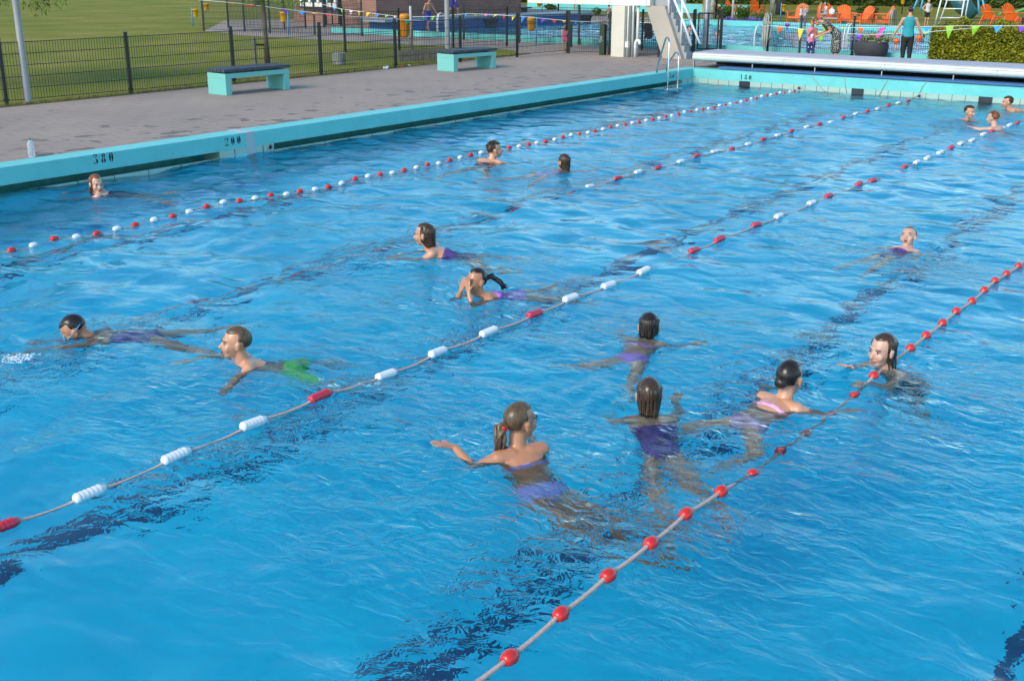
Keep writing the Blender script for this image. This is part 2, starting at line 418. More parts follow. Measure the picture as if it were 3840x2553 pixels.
# ================================================================== second pool, its walls and water
tag(MB().box(QX0+.3, QX1-.3, QY0-.3, QY0, DECK-.3, DECK+.2, 0).box(-12.2, QX1, QY1, QY1+.35, DECK-.3, DECK+.2, 0)
    .box(QX1-.3, QX1, QY0, QY1, DECK-.3, DECK+.2).build('pool_upstand', M['teal']), kind='structure')
g = MB(); sheet(QX0, QX1, QY0, 46, -.7, g); tag(g.build('far_pool_floor', M['poolfloor']), kind='structure')
g = MB(); g.poly([(QX0,QY0+.002,-.7), (QX1,QY0+.002,-.7), (QX1,QY0+.002,DECK-.1), (QX0,QY0+.002,DECK-.1)])
g.poly([(-12.2,QY1-.002,-.7), (QX1,QY1-.002,-.7), (QX1,QY1-.002,DECK-.1), (-12.2,QY1-.002,DECK-.1)])
tag(g.build('far_pool_wall', M['poolwall']), kind='structure')
M['water_far'] = water_mat('far_pool_water', (.9, .99, 1.0), .9)
water_sheet('far_water', QX0, QX1-.31, QY0+.004, QY1-.004, QW, .22, M['water_far'], .8)

# paths over the lawn
g = MB(); pts = [G(u, v, DECK-.001) for u, v in ((765,118),(900,129),(1100,133),(1358,138),(1600,141),(1914,178),(1950,212),(2110,200),(2280,168),(1600,131),(1480,128),(1485,88),(1410,84),(1130,74),(990,74),(840,79))]
g.poly(pts); tag(g.build('paved_path', M['paving']), kind='structure')
g = MB(); g.poly([G(u, v, DECK-.002) for u, v in ((1700,36),(1850,49),(2200,44),(2700,62),(2690,45),(2300,26),(1850,18),(1715,17))])
tag(g.build('asphalt_path', mat('asphalt', (.13,.13,.14), .9, var=.1)), kind='structure')

# ================================================================== leaves
def leaf_mat(name, c1, c2, c3):
    m = bpy.data.materials.new(name); m.use_nodes = True; t = NT(m)
    v = t.coord(); a = t.noise(v, 1.1, 3); b = t.noise(v, 9, 4, .7)
    c = t.mix(t.ramp(a, [(.35, (0,0,0)), (.65, (1,1,1))]), c1+(1,), c2+(1,)); c = t.mix(t.ramp(b, [(.45, (0,0,0)), (.7, (1,1,1))]), c, c3+(1,))
    t.ln(c, t.b.inputs['Base Color']); t.b.inputs['Roughness'].default_value = .6; t.b.inputs['Specular IOR Level'].default_value = .25
    return m
M['leafD'] = leaf_mat('dark_foliage', (.035,.065,.012), (.06,.10,.018), (.10,.14,.028))
M['leafG'] = leaf_mat('green_foliage', (.04,.09,.012), (.07,.14,.02), (.12,.20,.03))
M['leafY'] = leaf_mat('yellow_green_foliage', (.13,.15,.012), (.24,.25,.015), (.36,.33,.03))
M['bark'] = mat('bark', (.10,.085,.065), .95, var=.35, scale=8, bump=.6, bscale=20)
M['birch'] = mat('birch_bark', (.42,.38,.32), .9, var=.45, scale=7)
def leaves(name, m, parent, sampler, n, size, seed=0, loc=None):
    """n leaf-sized faces at sampler(rng) points (local to parent)"""
    rng = random.Random(seed); g = MB()
    for _ in range(n):
        p = Vector(sampler(rng)); a = Vector((rng.gauss(0,1), rng.gauss(0,1), rng.gauss(0,.7))).normalized()
        b = a.cross(Vector((rng.gauss(0,1), rng.gauss(0,1), rng.gauss(0,1)))).normalized(); s = size*rng.uniform(.5, 1.3)
        g.add([p-a*s, p+b*s*.42, p+a*s, p-b*s*.42], [(0,1,2,3)])
    return g.build(name, m, parent, loc)
def lumpy(rng, c, r, gap=.0):
    """a point in an uneven ball, denser at the rim, thinned by noise"""
    for _ in range(30):
        d = Vector((rng.gauss(0,1), rng.gauss(0,1), rng.gauss(0,1))).normalized()
        k = rng.random()**.35; p = Vector((d.x*r[0]*k, d.y*r[1]*k, d.z*r[2]*k))
        n = mnoise.noise(Vector((p.x/r[0]*1.7+c[0], p.y/r[1]*1.7+c[1], p.z/r[2]*1.7)))
        if k < .82+.45*n and mnoise.noise(p*1.6+Vector((3,c[0],9))) > -.22+gap: break
    return Vector(c)+p
def tree(P, crown_z, r, label, m='leafG', bark='bark', th=.09, n=2600, size=.09, lean=(0,0), seed=1, limbs=6, cat='tree', group=None):
    t = empty('tree', P, label, cat, group); rng = random.Random(seed)
    top = crown_z+r[2]*.5; g = MB()
    pts = [(lean[0]*k+.03*math.sin(3*k+seed), lean[1]*k, top*k) for k in (0,.2,.4,.6,.8,1)]
    g.tube(pts, [th*1.25, th, th*.9, th*.75, th*.5, th*.2], 10)
    for k in range(limbs):
        a = 2*PI*k/limbs+rng.random(); z0 = crown_z-r[2]*.6+rng.random()*r[2]*.6; f = z0/top
        s = Vector((lean[0]*f, lean[1]*f, z0)); e = s+Vector((math.cos(a)*r[0]*.75, math.sin(a)*r[1]*.75, r[2]*.45*rng.random()+.1))
        g.tube([s, (s+e)/2+Vector((0,0,.08)), e], [th*.45, th*.28, th*.08], 6)
    g.build('trunk', M[bark], t)
    c = (lean[0], lean[1], crown_z)
    leaves('crown', M[m], t, lambda q: lumpy(q, c, r), n, size, seed)
    return t
def bush(name, P, r, label, m, n, size, seed, cat='bush', group=None):
    t = empty(name, P, label, cat, group)
    leaves('foliage', M[m], t, lambda q: [max(0.02, c) if i == 2 else c for i, c in enumerate(lumpy(q, (0,0,r[2]*.9), r))], n, size, seed)
    MB().tube([(0,0,0), (.03,0,r[2])], [.03,.015], 6).build('stem', M['bark'], t)
    return t
def hedge(a, b, depth, h, label, m, n, size, seed, core=True, rough=.12):
    a = Vector(a); b = Vector(b); d = b-a; L = d.length; d.normalize(); q = Vector((-d.y, d.x, 0))
    t = empty('hedge', a, label, 'hedge')
    def s(r):
        x = r.random()*L; f = r.random()
        k = rough*(mnoise.noise(Vector((x*1.3, 2.1+seed, 0)))+mnoise.noise(Vector((x*4, 7., seed)))*.6)
        if f < .62: y = -abs(r.gauss(0, .05))*depth+rough*mnoise.noise(Vector((x*1.5, r.random(), 5.)))-.02; z = r.random()*(h+k)
        elif f < .9: y = r.random()*depth; z = h+k+rough*1.1*mnoise.noise(Vector((x*2, y*2, 1.)))-abs(r.gauss(0,.04))
        else: y = r.random()*depth; z = r.random()*h; x = 0 if r.random() < .5 else L
        return d*x+q*y+Vector((0,0,max(.02,z)))
    leaves('foliage', M[m], t, s, n, size, seed)
    if core:
        g = MB(); pts = [d*.12+q*.08, d*(L-.12)+q*.08, d*(L-.12)+q*(depth-.1), d*.12+q*(depth-.1)]
        g.prism(pts, (0,0,h-.14)); g.build('branches', M['leafD'], t)
    return t

# ================================================================== mesh fences
def panel_mesh(L, h=1.12, z0=.06, step=.06):
    g = MB(); n = max(1, int(L/step)); w_ = .0032
    for i in range(1, n):
        x = L*i/n; g.box(x-w_, x+w_, -w_, w_, z0, z0+h)
    for k in range(6):
        z = z0+.015+(h-.03)*k/5
        g.box(.03, L-.03, -.012, -.004, z-.006, z+.006); g.box(.03, L-.03, .004, .012, z-.006, z+.006)
    return g
def fence(feet, label, hs=1.25, posts=None, skip=()):
    feet = [Vector((p.x, p.y, DECK)) for p in feet]
    t = empty('mesh_fence', feet[0], label, 'fence')
    for i, p in enumerate(feet):
        nx = feet[min(i+1, len(feet)-1)]-feet[max(i-1, 0)]; a = math.atan2(nx.y, nx.x)
        g = MB().box(-.03, .03, -.025, .025, 0, hs).box(-.034, .034, -.029, .029, hs, hs+.015)
        for z in (.1, hs-.09): g.box(-.045, .045, -.035, .035, z-.012, z+.012)
        o = g.build('post', M['black'], t, p-feet[0]); o.rotation_euler.z = a
    for i, (p, q) in enumerate(zip(feet, feet[1:])):
        if i in skip: continue
        o = panel_mesh((q-p).length, hs-.13).build('mesh_panel', M['black'], t, p-feet[0]); o.rotation_euler.z = math.atan2((q-p).y, (q-p).x)
    return t
f1 = [(26,393), (492,351), (879,313), (1205,282), (1484,255), (1727,234), (1939,215), (2125,199)]
F1 = [G(u, v) for u, v in f1]; F1 = [F1[0]+(F1[0]-F1[1])*1.0]+F1
fence(F1, 'long black mesh fence beside the lawn, behind the two turquoise benches')
fence([G(2132,201), G(2284,207), G(2469,215)], 'short black mesh fence behind the dark green cabinet and cream column')
fence([G(2345,186), G(2407,189), G(2500,191), G(2597,196)], 'black mesh fence behind the concrete stair, ending at the open gate')
fence([G(2876,208), G(2996,216), G(3192,219), G(3382,222), G(3600,226), G(3815,231), G(4050,237)], 'black mesh fence with a rope bundle hung on it, in front of the hedge', 1.19)
fence([G(765,118), G(918,120), G(1013,127), G(1181,132), G(1358,137)], 'black mesh fence along the paved path left of the brick building', 1.3)
fence([G(1545,146), G(1739,151), G(1947,163), G(2170,169), G(2340,180)], 'black mesh fence along the near side of the second pool', 1.3)
fence([G(857,106), G(1068,114), G(1146,107)], 'low black mesh fence crossing the path before the brick building', 1.2)
fence([G(1280,99), G(1407,91), G(1500,80)], 'black mesh fence against the brick wall, right of the small gate', 1.15)
fence([G(1295,198), G(1498,189), G(1700,181), G(1901,175)], 'black mesh fence standing on the lawn between grey bin and silver lamp post', 1.28)

def gate(a, b, label, leafs=True):
    a = Vector(a); b = Vector(b); t = empty('gate', a, label, 'gate', None, math.atan2((b-a).y, (b-a).x)); L = (b-a).length
    for x in (0, L): MB().box(x-.045, x+.045, -.045, .045, 0, 1.3).build('post', M['black'], t)
    lf = MB()
    for x in (.12, L/2, L-.1): lf.box(x-.025, x+.025, -.02, .02, .08, 1.2)
    lf.box(.12, L-.1, -.02, .02, 1.16, 1.2); lf.box(.12, L-.1, -.02, .02, .08, .12)
    x = .18
    while x < L-.1: lf.box(x-.003, x+.003, -.003, .003, .1, 1.18); x += .055
    for k in range(1, 5): lf.box(.12, L-.1, -.007, .007, .1+k*.21, .108+k*.21)
    o = lf.build('leaf', M['black'], t)
    MB().tube([(.14,-.06,.85), (.26,-.06,.85)], .012, 6).box(.12,.16,-.07,-.02,.78,.92).build('handle', M['galv'], t)
    return t
gate(G(2600,196), G(2700,197), 'black metal mesh gate standing at the left end of the silver cover box')
gate(G(1217,102), G(1279,99), 'small black mesh gate in front of the brick building')

# rope bundle hung on the first post of the right fence
P = G(2876,208); rb = empty('rope_bundle', P+Vector((0,-.09,0)), 'thick bundle of grey rope hung over a black fence post', 'rope')
rng = random.Random(4); g = MB()
for k in range(13):
    x0 = rng.uniform(-.13,.06); x1 = x0+rng.uniform(.03,.07); zb = rng.uniform(.12,.55); zt = 1.18+rng.uniform(-.04,.05); d = rng.uniform(-.05,.05)
    g.tube([(x0,d,zt-.05), (x0-.03,d,.8), (x0-.02,d-.02,zb+.08), ((x0+x1)/2,d-.03,zb), (x1+.0,d-.02,zb+.1), (x1+.03,d,.8), (x1,d,zt-.05), ((x0+x1)/2,d,zt+.04), (x0,d,zt-.05)], .013, 6)
for z in (.93,.96,.99): g.tube([(.15*math.cos(a*PI/4)-.01,.09*math.sin(a*PI/4),z) for a in range(9)], .013, 6)
g.build('coil', M['ropeg'], rb)

# ================================================================== roller cover housing on the far rim
X0 = G(2564,258,.37).x; XE = 17.0
hb = hgt(G(2566,256,.37), 229)-.01; ht = hgt(G(2566,256,.37), 201)
cb = empty('cover_box', (X0, .5, DECK), 'long low silver cover box lying along the far end of the pool', 'cover box')
YB0, YB1 = .30, 1.75
zb0, zt0 = hb, ht
g = MB(); L = XE-X0
hh_ = zt0-zb0; prof = [(YB0+.13, zb0), (YB0+.05, zb0+.02), (YB0+.005, zb0+hh_*.22), (YB0-.02, zb0+hh_*.42), (YB0-.025, zb0+hh_*.60), (YB0+.002, zb0+hh_*.62), (YB0-.002, zb0+hh_*.80), (YB0-.015, zb0+hh_*.82), (YB0-.005, zt0-.02), (YB0+.02, zt0)]
prof = prof+[(YB1, zt0+.02), (YB1, zb0)]
g.prism([(0, y-.5, z-0) for y, z in prof], (L,0,0), 0)
o = g.build('casing', M['alu'], cb)
MB().box(0.004, L-.004, YB0-.5+.03, YB1-.5-.02, zt0+.021-.02, zt0+.026).build('lid', M['aluTop'], cb)
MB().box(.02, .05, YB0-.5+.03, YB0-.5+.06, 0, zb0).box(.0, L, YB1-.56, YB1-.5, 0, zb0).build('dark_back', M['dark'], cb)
x = .03
while x < L:
    MB().box(x-.012, x+.012, YB0-.5+.02, YB0-.5+.05, .006, zb0).build('leg', M['galv'], cb); x += 1.7
x = 2.6
while x < L: MB().box(x-.004, x+.004, YB0-.5-.014, YB0-.5+.02, zb0+.02, zt0-.03).build('joint', M['galv'], cb); x += 2.6

ff = empty('foam_float', (G(2655,262,.4).x, .30, DECK+.02), 'long light blue foam float squeezed between cover box and pool rim', 'float')
g = MB(); L2 = 15
g.prism([(0, y, z) for y, z in ((-.10,0),(.30,0),(.30,.05),(-.06,.05),(-.10,.035))], (L2,0,0))
g.build('foam_float_body', M['foam'], ff)

# ================================================================== pool ladders
def ladder(P1, P2, label, top1=.95, out=(-.55,0), depth=-1.0, r=.021, feet=DECK, nstep=3, kind='ladder'):
    """two hooped rails in the plane across the edge; P1, P2 where they enter the water"""
    P1 = Vector(P1); P2 = Vector(P2); t = empty('pool_ladder', (P1.x, P1.y, 0), label, kind)
    for q in (P1, P2):
        d = q-P1; g = MB(); z = feet; top = top1 if d.length < .01 else top1*.60
        pts = [(out[0]*f_, out[1]*f_, z_) for f_, z_ in ((1,z), (.95,z+.20), (.45,z+top*.80), (.34,z+top*.94), (.2,z+top), (.06,z+top*.96), (0,z+top*.86), (0,z+.1), (0,depth))]
        g.tube([Vector(p)+d for p in pts], r, 10); g.build('rail', M['steel'], t)
    zs = [.09, -.22, -.5][:nstep]
    for z in zs:
        g = MB().box(-.10, .10, -.08, (P2-P1).y+.08, z-.012, z+.012); g.build('step', M['steel'], t)
    return t
P1 = G(2502,352,0); P2 = G(2540,339,0)
FT = G(2463,274); ladder(P1, (P1.x, P1.y+.50, 0), 'tall stainless steel pool ladder in the far left corner of the swimming pool', out=(FT.x-P1.x, FT.y-P1.y))
def small_rail(u, v, h, label, w_=.35, ml='white'):
    P = G(u, v, DECK+.2); t = empty('grab_rail', P, label, 'grab rail'); g = MB()
    for d in (0, w_): g.tube([(d,0,-.6), (d-.02,0,h*.5), (d+.02,.02,h*.92), (d+.05,.1,h), (d+.07,.35,h*.9), (d+.07,.4,-.1)], .022, 8)
    g.build('rail', M[ml], t); return t
small_rail(2829, 172, .62, 'small white grab rail in the second pool left of the rope bundle')
small_rail(3163, 178, .70, 'tall white grab rail in the second pool behind the bending woman', .1)
small_rail(1640, 110, .6, 'white grab rail beside the blue walkway left of the silver lamp post', .05)
small_rail(3335, 92, .62, 'grey grab rail at the far edge of the second pool behind the woman in turquoise', .08, 'galv')

# ================================================================== benches
def bench(pf0, pf1, h, label):
    """pf0: near-left bottom corner, pf1: near-right bottom corner"""
    a = Vector(pf0); b = Vector(pf1); d = b-a; L = d.length; rz = math.atan2(d.y, d.x)
    t = empty('bench', a, label, 'bench', 'turquoise concrete benches on the paving', rz)
    W = .62; T = .15; H = h-.09
    g = MB().box(0, T, 0, W, 0, H-.10, bev=.008); g.build('leg', M['teal2'], t)
    g = MB().box(L-T, L, 0, W, 0, H-.10, bev=.008); g.build('leg', M['teal2'], t)
    MB().box(0, L, 0, W, H-.10, H, bev=.008).build('crossbeam', M['teal2'], t)
    g = MB()
    for k in range(3): g.box(.18+k*(L-.5)/2, .26+k*(L-.5)/2, .02, W-.02, H+.001, H+.028)
    for k in range(5):
        y = -.02+k*(W+.04)/5; g.box(-.03, L+.03, y+.008, y+(W+.04)/5-.008, H+.028, H+.09, bev=.01)
    g.build('seat', M['dgrey'], t); return t
M['teal2'] = mat('turquoise_bench_paint', (.17,.50,.47), .6, var=.05, scale=3, bump=.08)
b1 = G(850,360); b2 = G(1088,336)
hb1 = hgt(b1, 262)
bench(b1, b2, hb1, 'turquoise bench with dark plank seat in front of the staked young tree')
b1 = G(1702,271); b2 = G(1860,257); bench(b1, b2, hgt(b1, 192), 'turquoise bench with dark plank seat in front of the silver lamp post')

# ================================================================== lamp posts and poles
def pole(name, u, v, r0, r1, h, label, m='galv', cat='lamp post'):
    P = G(u, v); t = empty(name, P, label, cat)
    MB().lathe([(r0*1.25,0), (r0*1.25,.02), (r0,.03), (r0*.98,h*.4), (r1,h)], 16).build('pole', M[m], t)
    MB().tube([(0,0,h), (0,0,h+.12), (.25,0,h+.2)], .035, 8).box(.15,.75,-.14,.14,h+.16,h+.26,bev=.03).build('lamp_head', M['galv'], t)
    return t
M['lampg'] = mat('painted_grey_pole', (.25,.25,.26), .45, var=.06)
pole('lamp_post', 107, 386, .066, .045, 6, 'silver lamp post behind the fence at the far left of the lawn', 'lampg')
pole('lamp_post', 1678, 200, .072, .05, 6, 'silver lamp post standing behind the second bench', 'lampg')
pole('lamp_post', 2643, 193, .095, .07, 6, 'thick grey lamp post with two yellow bins behind the open gate', 'galv')
def bare(u, v, r, h, label, m, cat='pole'):
    P = G(u, v); t = empty('pole', P, label, cat); MB().lathe([(r,0), (r,h), (r*.4,h+.02)], 10).build('shaft', M[m], t); return t
bare(2746, 74, .055, 4, 'pale thin pole among the purple flowers', 'whitep')
bare(2683, 72, .045, 4, 'black pole beside the orange chairs left of the purple flowers', 'black')
bare(2846, 62, .045, 4, 'black pole in front of an orange chair behind the purple flowers', 'black')
bare(1543, 190, .045, 1.35, 'grey tube post on the lawn beside the large yellow bin', 'galv')
bare(1808, 50, .05, 3, 'black post standing before the yellow-green bush', 'black'); bare(1866, 47, .07, 3, 'thick black post at the left end of the green picnic table', 'black')
bare(1909, 45, .07, 3, 'thick black post behind the middle of the green picnic table', 'black')
bare(2094, 42, .04, 3, 'thin black post between the grass tufts near the white platform', 'black')

# ================================================================== bins
def bin_(u, v, vb0, vb1, wpx, side, label, m='yellow', pm='bluepole', group='yellow bins on blue poles', slats=False):
    P = G(u, v); s = pxm(P); r = wpx/2/s; z0 = hgt(P, vb1); z1 = hgt(P, vb0)
    t = empty('litter_bin', P, label, 'litter bin', group)
    MB().tube([(0,0,0), (0,0,z1+.06)], .028, 8).build('pole', M[pm], t)
    off = fl(side*(r+.04)); g = MB()
    g.lathe([(r*.55,z0-.03), (r*.84,z0), (r,z1-.03), (r*1.07,z1-.03), (r*1.07,z1), (r*.9,z1), (r*.86,z0+.1), (.01,z0+.08)], 18, off)
    if slats:
        for k in range(22):
            a = 2*PI*k/22; q = Vector((math.cos(a), math.sin(a), 0))
            g.beam(off+q*r*.86+Vector((0,0,z0+.03)), off+q*r*1.0+Vector((0,0,z1-.05)), .02, .02)
    b = g.build('bucket', M[m], t)
    MB().box(min(0,off.x*.3)-.02, max(0,off.x*.3)+.02, -.02, .02, z1-.12, z1-.08).build('bracket', M['black'], t)
    if slats: MB().lathe([(r*1.05,z1), (r*1.12,z1+.03), (r*.9,z1+.10), (r*.7,z1+.11)], 18, off).build('lid', M[m], t)
    return t
bin_(724,100,35,63,20,1,'yellow bin on a blue pole on open grass, leftmost of the yellow bins')
bin_(765,76,15,40,19,1,'yellow bin on a blue pole at the start of the paved path')
bin_(1083,132,46,80,25,-1,'yellow bin on a blue pole on the path in front of the brick building')
bin_(1542,188,66,138,41,-1,'large ribbed orange-yellow bin with lid beside the blue walkway', 'amber', 'galv', None, True) if M.setdefault('amber', mat('amber_plastic', (.75,.27,.005), .4, var=.06)) else 0
bin_(2011,168,76,114,29,-1,'ribbed ochre bin on a blue pole in front of the second pool', 'ochre', 'bluepole', None, True) if M.setdefault('ochre', mat('ochre_plastic', (.50,.24,.01), .5, var=.1)) else 0
bin_(1639,62,12,38,17,1,'yellow bin on a blue pole left of the silver lamp post near the walkway')
bin_(2033,46,12,25,17,-1,'yellow bin hanging under the left end of the white platform')
bin_(2926,80,18,42,13,1,'yellow bin on a blue pole on the grass behind the rope bundle')
bin_(2646,100,-2,44,13,-1,'tall yellow bin on the left side of the thick grey lamp post')
bin_(2642,100,-2,44,13,1,'tall yellow bin on the right side of the thick grey lamp post')
bin_(3381,55,-20,15,14,0.01,'yellow bin on a black pole behind the woman in turquoise', 'yellow', 'black')
P = G(1272,243); s = pxm(P); t = empty('waste_basket', P, 'round grey metal waste bin on the lawn behind the fence', 'waste bin'); r = 24/s; h = 44/s
g = MB(); g.lathe([(r*.92,0), (r*.94,.02), (r,h*.92), (r*1.05,h*.93), (r*1.05,h), (r*.9,h), (r*.88,.1), (.01,.08)], 26)
for k in range(26): a = 2*PI*k/26; g.beam((r*.95*math.cos(a),r*.95*math.sin(a),.02), (r*1.015*math.cos(a),r*1.015*math.sin(a),h*.92), .018, .018)
g.build('ribbed_shell', M['galv'], t)

# ================================================================== brick building
bx0, bx1, by0, by1 = -27.2, -21.85, 11.1, 22.0; H = 3.4
bt = empty('brick_building', (bx1, by0, DECK), 'low reddish brick building with white framed window beside the second pool', 'building')
m = M['brick'] = mat('brick_wall', (.3,.15,.12), .9); t_ = NT(m)
def brick_nodes(m, rot):
    t_ = NT(m); b_ = t_.new("ShaderNodeTexBrick"); t_.ln(t_.coord((1,1,1), rot), b_.inputs[0]); b_.inputs['Scale'].default_value = 1
    b_.inputs['Brick Width'].default_value = .26; b_.inputs['Row Height'].default_value = .075; b_.inputs['Mortar Size'].default_value = .007
    b_.inputs['Color1'].default_value = (.30,.135,.10,1); b_.inputs['Color2'].default_value = (.24,.11,.085,1); b_.inputs['Mortar'].default_value = (.30,.24,.21,1)
    c = t_.mix(1, b_.outputs[0], t_.ramp(t_.noise(t_.coord(), .9, 5), [(.3,(.85,.85,.88)), (.7,(1.12,1.1,1.05))]), 'MULTIPLY'); t_.ln(c, t_.b.inputs['Base Color'])
brick_nodes(m, (R(90),0,0)); M['brickside'] = mat('brick_side_wall', (.2,.1,.1), .9); brick_nodes(M['brickside'], (R(90),R(90),0))
g = MB(); W = bx0-bx1
g.box(W, 0, 0, .3, 0, H, 0); g.box(-.3, 0.002, .002, by1-by0, 0, H, 1); g.box(W, W+.3, .3, by1-by0, 0, H, 0)
g.build('wall', [M['brick'], M['brickside']], bt)
MB().box(W-.4, .4, -.4, by1-by0+.3, H, H+.25).build('roof', M['dgrey'], bt)
u0 = G(1128,88).x-bx1; u1 = G(1283,92).x-bx1; zs = hgt(G(1200,90), 22)
wf = MB().box(u0-.05, u1+.1, -.34, -.30, zs-.02, zs+.06).box(u0-.05, u1+.1, -.34, .0, zs-.05, zs-.021)
for k in range(5): x = u0+(u1-u0)*k/4; wf.box(x-.06, x+.06, -.33, -.02, zs+.03, zs+1.6)
wf.box(u0, u1, -.33, -.02, zs+1.5, zs+1.62); wf.box(u0-.02, u1+.05, -.28, -.25, zs+.05, zs+.13)
wi = wf.build('window', M['white'], bt)
M['glass'] = mat('dark_window_glass', (.05,.07,.08), .08, var=.2)
MB().box(u0+.05, u1-.05, -.24, -.2, zs+.1, zs+1.5).build('pane', M['glass'], wi)
MB().box(u0-.1, u1+.2, -.36, .0, zs-.12, zs-.052).build('sill', M['black'], bt)
ls = empty('lifebuoy', (bx1+.06, G(1503,86).y if False else by0+2.2, DECK+1.6), 'red white and yellow round board fixed on the brick wall', 'lifebuoy')
g = MB()
for k in range(24):
    a0 = 2*PI*k/24; a1 = 2*PI*(k+1)/24; mm = 0 if (k//6) % 2 == 0 else 1
    g.tube([(0,.32*math.cos(a),.32*math.sin(a)) for a in (a0,(a0+a1)/2,a1)], .085, 10, mm, caps=True)
g.build('ring', [M['red'], M['whitep']], ls); ls.location.y = G(1503,92).y if bx1-1 < G(1503,92).x else by0+2.2; ls.location.x = bx1+.09

# ================================================================== blue walkway in the second pool
A = G(1470,116,QW); B = G(2216,82,QW)
dv = (B-A); L = dv.length; rz = math.atan2(dv.y, dv.x); z1 = hgt(B, 53); zA = hgt(A, 68)
zt = (z1+zA)/2
wk = empty('walkway', (A.x, A.y, QW), 'long low blue walkway with grey top crossing the second pool', 'walkway', None, rz)
g = MB().box(0, L, 0, .12, -.9, zt-.1); g.build('side_panel', M['deepblue'], wk)
MB().box(-.4, L+.1, -.05, 1.7, zt-.1, zt).build('deck', M['walktop'] if 'walktop' in M else M.setdefault('walktop', mat('walkway_top', (.20,.27,.33), .6, var=.1, scale=1)), wk)
MB().box(0, L, .13, 1.6, -.9, zt-.101).build('core', M['deepblue'], wk)
for x in (L*.42, L*.93):
    MB().prism([(x,-.02,zt-.12), (x+.9,-.02,zt-.12), (x+.55,-.02,zt-.75), (x+.35,-.02,zt-.75)], (0,-.06,0)).build('bracket', M['dark'], wk)

# low concrete kerb wall on the grass behind the fence
a = G(1497,231); b = G(1640,226)
t = empty('low_wall', a, 'low grey plank wall on the grass left of the second bench', 'low wall', None, math.atan2((b-a).y, (b-a).x))
L = (b-a).length+.6; g = MB(); k = 0
while k*.12 < L: g.box(k*.12, k*.12+.112, 0, .05, 0, .30+.008*(k % 3)); k += 1
g.build('planks', M['wood'], t)

# dark green cabinet, second one behind the toddler
def cabinet(u, v, vt, wpx, label):
    P = G(u, v); s = pxm(P); w_ = wpx/s*.5; h = hgt(P, vt); t = empty('cabinet', P, label, 'cabinet')
    g = MB().box(-w_*.55, w_*.55, -w_*.5, w_*.5, .0, h-.06, bev=.01).prism([(-w_*.58,-w_*.53,h-.06), (w_*.58,-w_*.53,h-.06), (w_*.4,-w_*.53,h), (-w_*.4,-w_*.53,h)], (0,w_*1.06,0))
    g.build('body', M['darkgreen'], t)
    return t, w_, h
t, w_, h = cabinet(2260, 207, 92, 38, 'dark green metal cabinet with a scrawled white tag beside the cream column')
g = MB(); z = h*.48                                   # the scrawl
for pts in ([(-.06,-.02),(-.045,.10),(-.01,.13),(.02,.09),(-.03,.04),(.0,.02),(.03,-.03)], [(-.07,.0),(-.05,-.08),(-.02,-.03)]):
    g.tube([(x, -w_*.5-.004, z+q) for x, q in pts], .006, 5)
g.build('graffiti', M['whitep'], t)
cabinet(2136, 178, 88, 28, 'dark green metal cabinet half hidden behind the toddler by the fence')

# ================================================================== diving tower: platform, column, stair
cp = G(2290,213); s = pxm(cp); cz = hgt(cp, 22); cw = G(2343,215).x-cp.x
tw = empty('diving_tower', cp, 'cream and white concrete diving tower with platform, column and stair', 'diving tower')
MB().box(0, cw, 0, .62, 0, cz, bev=.01).build('column', M['cream'], tw)
g = MB()
for x, y, r in ((.08,.35,.03), (.16,.5,.045), (.05,.12,.02)): g.tube([(cw+x,y,.0), (cw+x,y,cz)], r, 8)
g.box(cw+.005, cw+.11, .06, .16, .28, .45); g.build('pipe', M['white'], tw)
zP = cz+DECK; pl0 = G(1984,12,zP)-cp; pl1 = G(2432,24,zP)-cp
yP = (pl0.y+pl1.y)/2
g = MB().box(pl0.x, pl1.x, yP, yP+2.2, cz+.0, cz+.55, bev=.01); g.build('platform', M['white'], tw)
x = pl0.x+.55
while x < pl1.x: MB().box(x-.006, x+.006, yP-.004, yP+.01, cz+.02, cz+.53).build('platform_joint', M['galv'], tw); x += 1.25
# leaning stair wall and steps
sa = G(2477,220)-cp; sb = G(2563,222)-cp; ys = (sa.y+sb.y)/2; wd = (sb.x-sa.x)
sh = G(2399,205)-cp; lean = (2477-2399)/s*1.03; hs_ = hgt(cp+sa, 24)
g = MB().prism([(sa.x,ys,0), (sa.x+wd,ys,0), (sa.x+wd-lean,ys,hs_), (sa.x-lean,ys,hs_)], (0,.16,0)); g.build('stair_wall', M['beige'], tw)
n = 8; g = MB(); out = []
for k in range(n):
    z0 = hs_*k/n; x0 = sa.x+wd+.06-lean*k/n
    out += [(x0, z0), (x0, z0+hs_/n)]
poly = out+[(sa.x+wd-lean-.3, hs_), (sa.x+wd-.45, 0)]
g.prism([(x, ys+.17, z) for x, z in poly], (0,.32,0)); g.build('steps', M['galvlight'] if 'galvlight' in M else M.setdefault('galvlight', mat('light_grey_paint', (.33,.34,.36), .6)), tw)
g = MB().box(sa.x+wd-lean-.35, sa.x+wd-lean+.12, ys+.17, ys+.5, hs_, hs_+.5); g.box(pl1.x+.03, pl1.x+.30, ys+.2, ys+.5, cz+.02, cz+.5); g.build('landing', M['galvlight'], tw)
def onp(u, v, yy):
    d = ray(u, v); q = CAM+d*((cp.y+yy-CAM.y)/d.y); return q-cp
for y_, items in ((ys+.12, [[(2508,-40),(2508,52)], [(2563,-60),(2553,165)]]), (ys+.13, [[(2524,-10),(2560,75),(2592,172)], [(2548,-20),(2590,75)]]), (ys+.5, [[(2560,5),(2600,105),(2625,165)]])):
    for it in items: MB().tube([onp(u, v, y_) for u, v in it], .035, 8).build('handrail', M['whitep'], tw)
vp = empty('vent_pipe', G(2381,214), 'short white vent pipe with bent top beside the cream column', 'pipe')
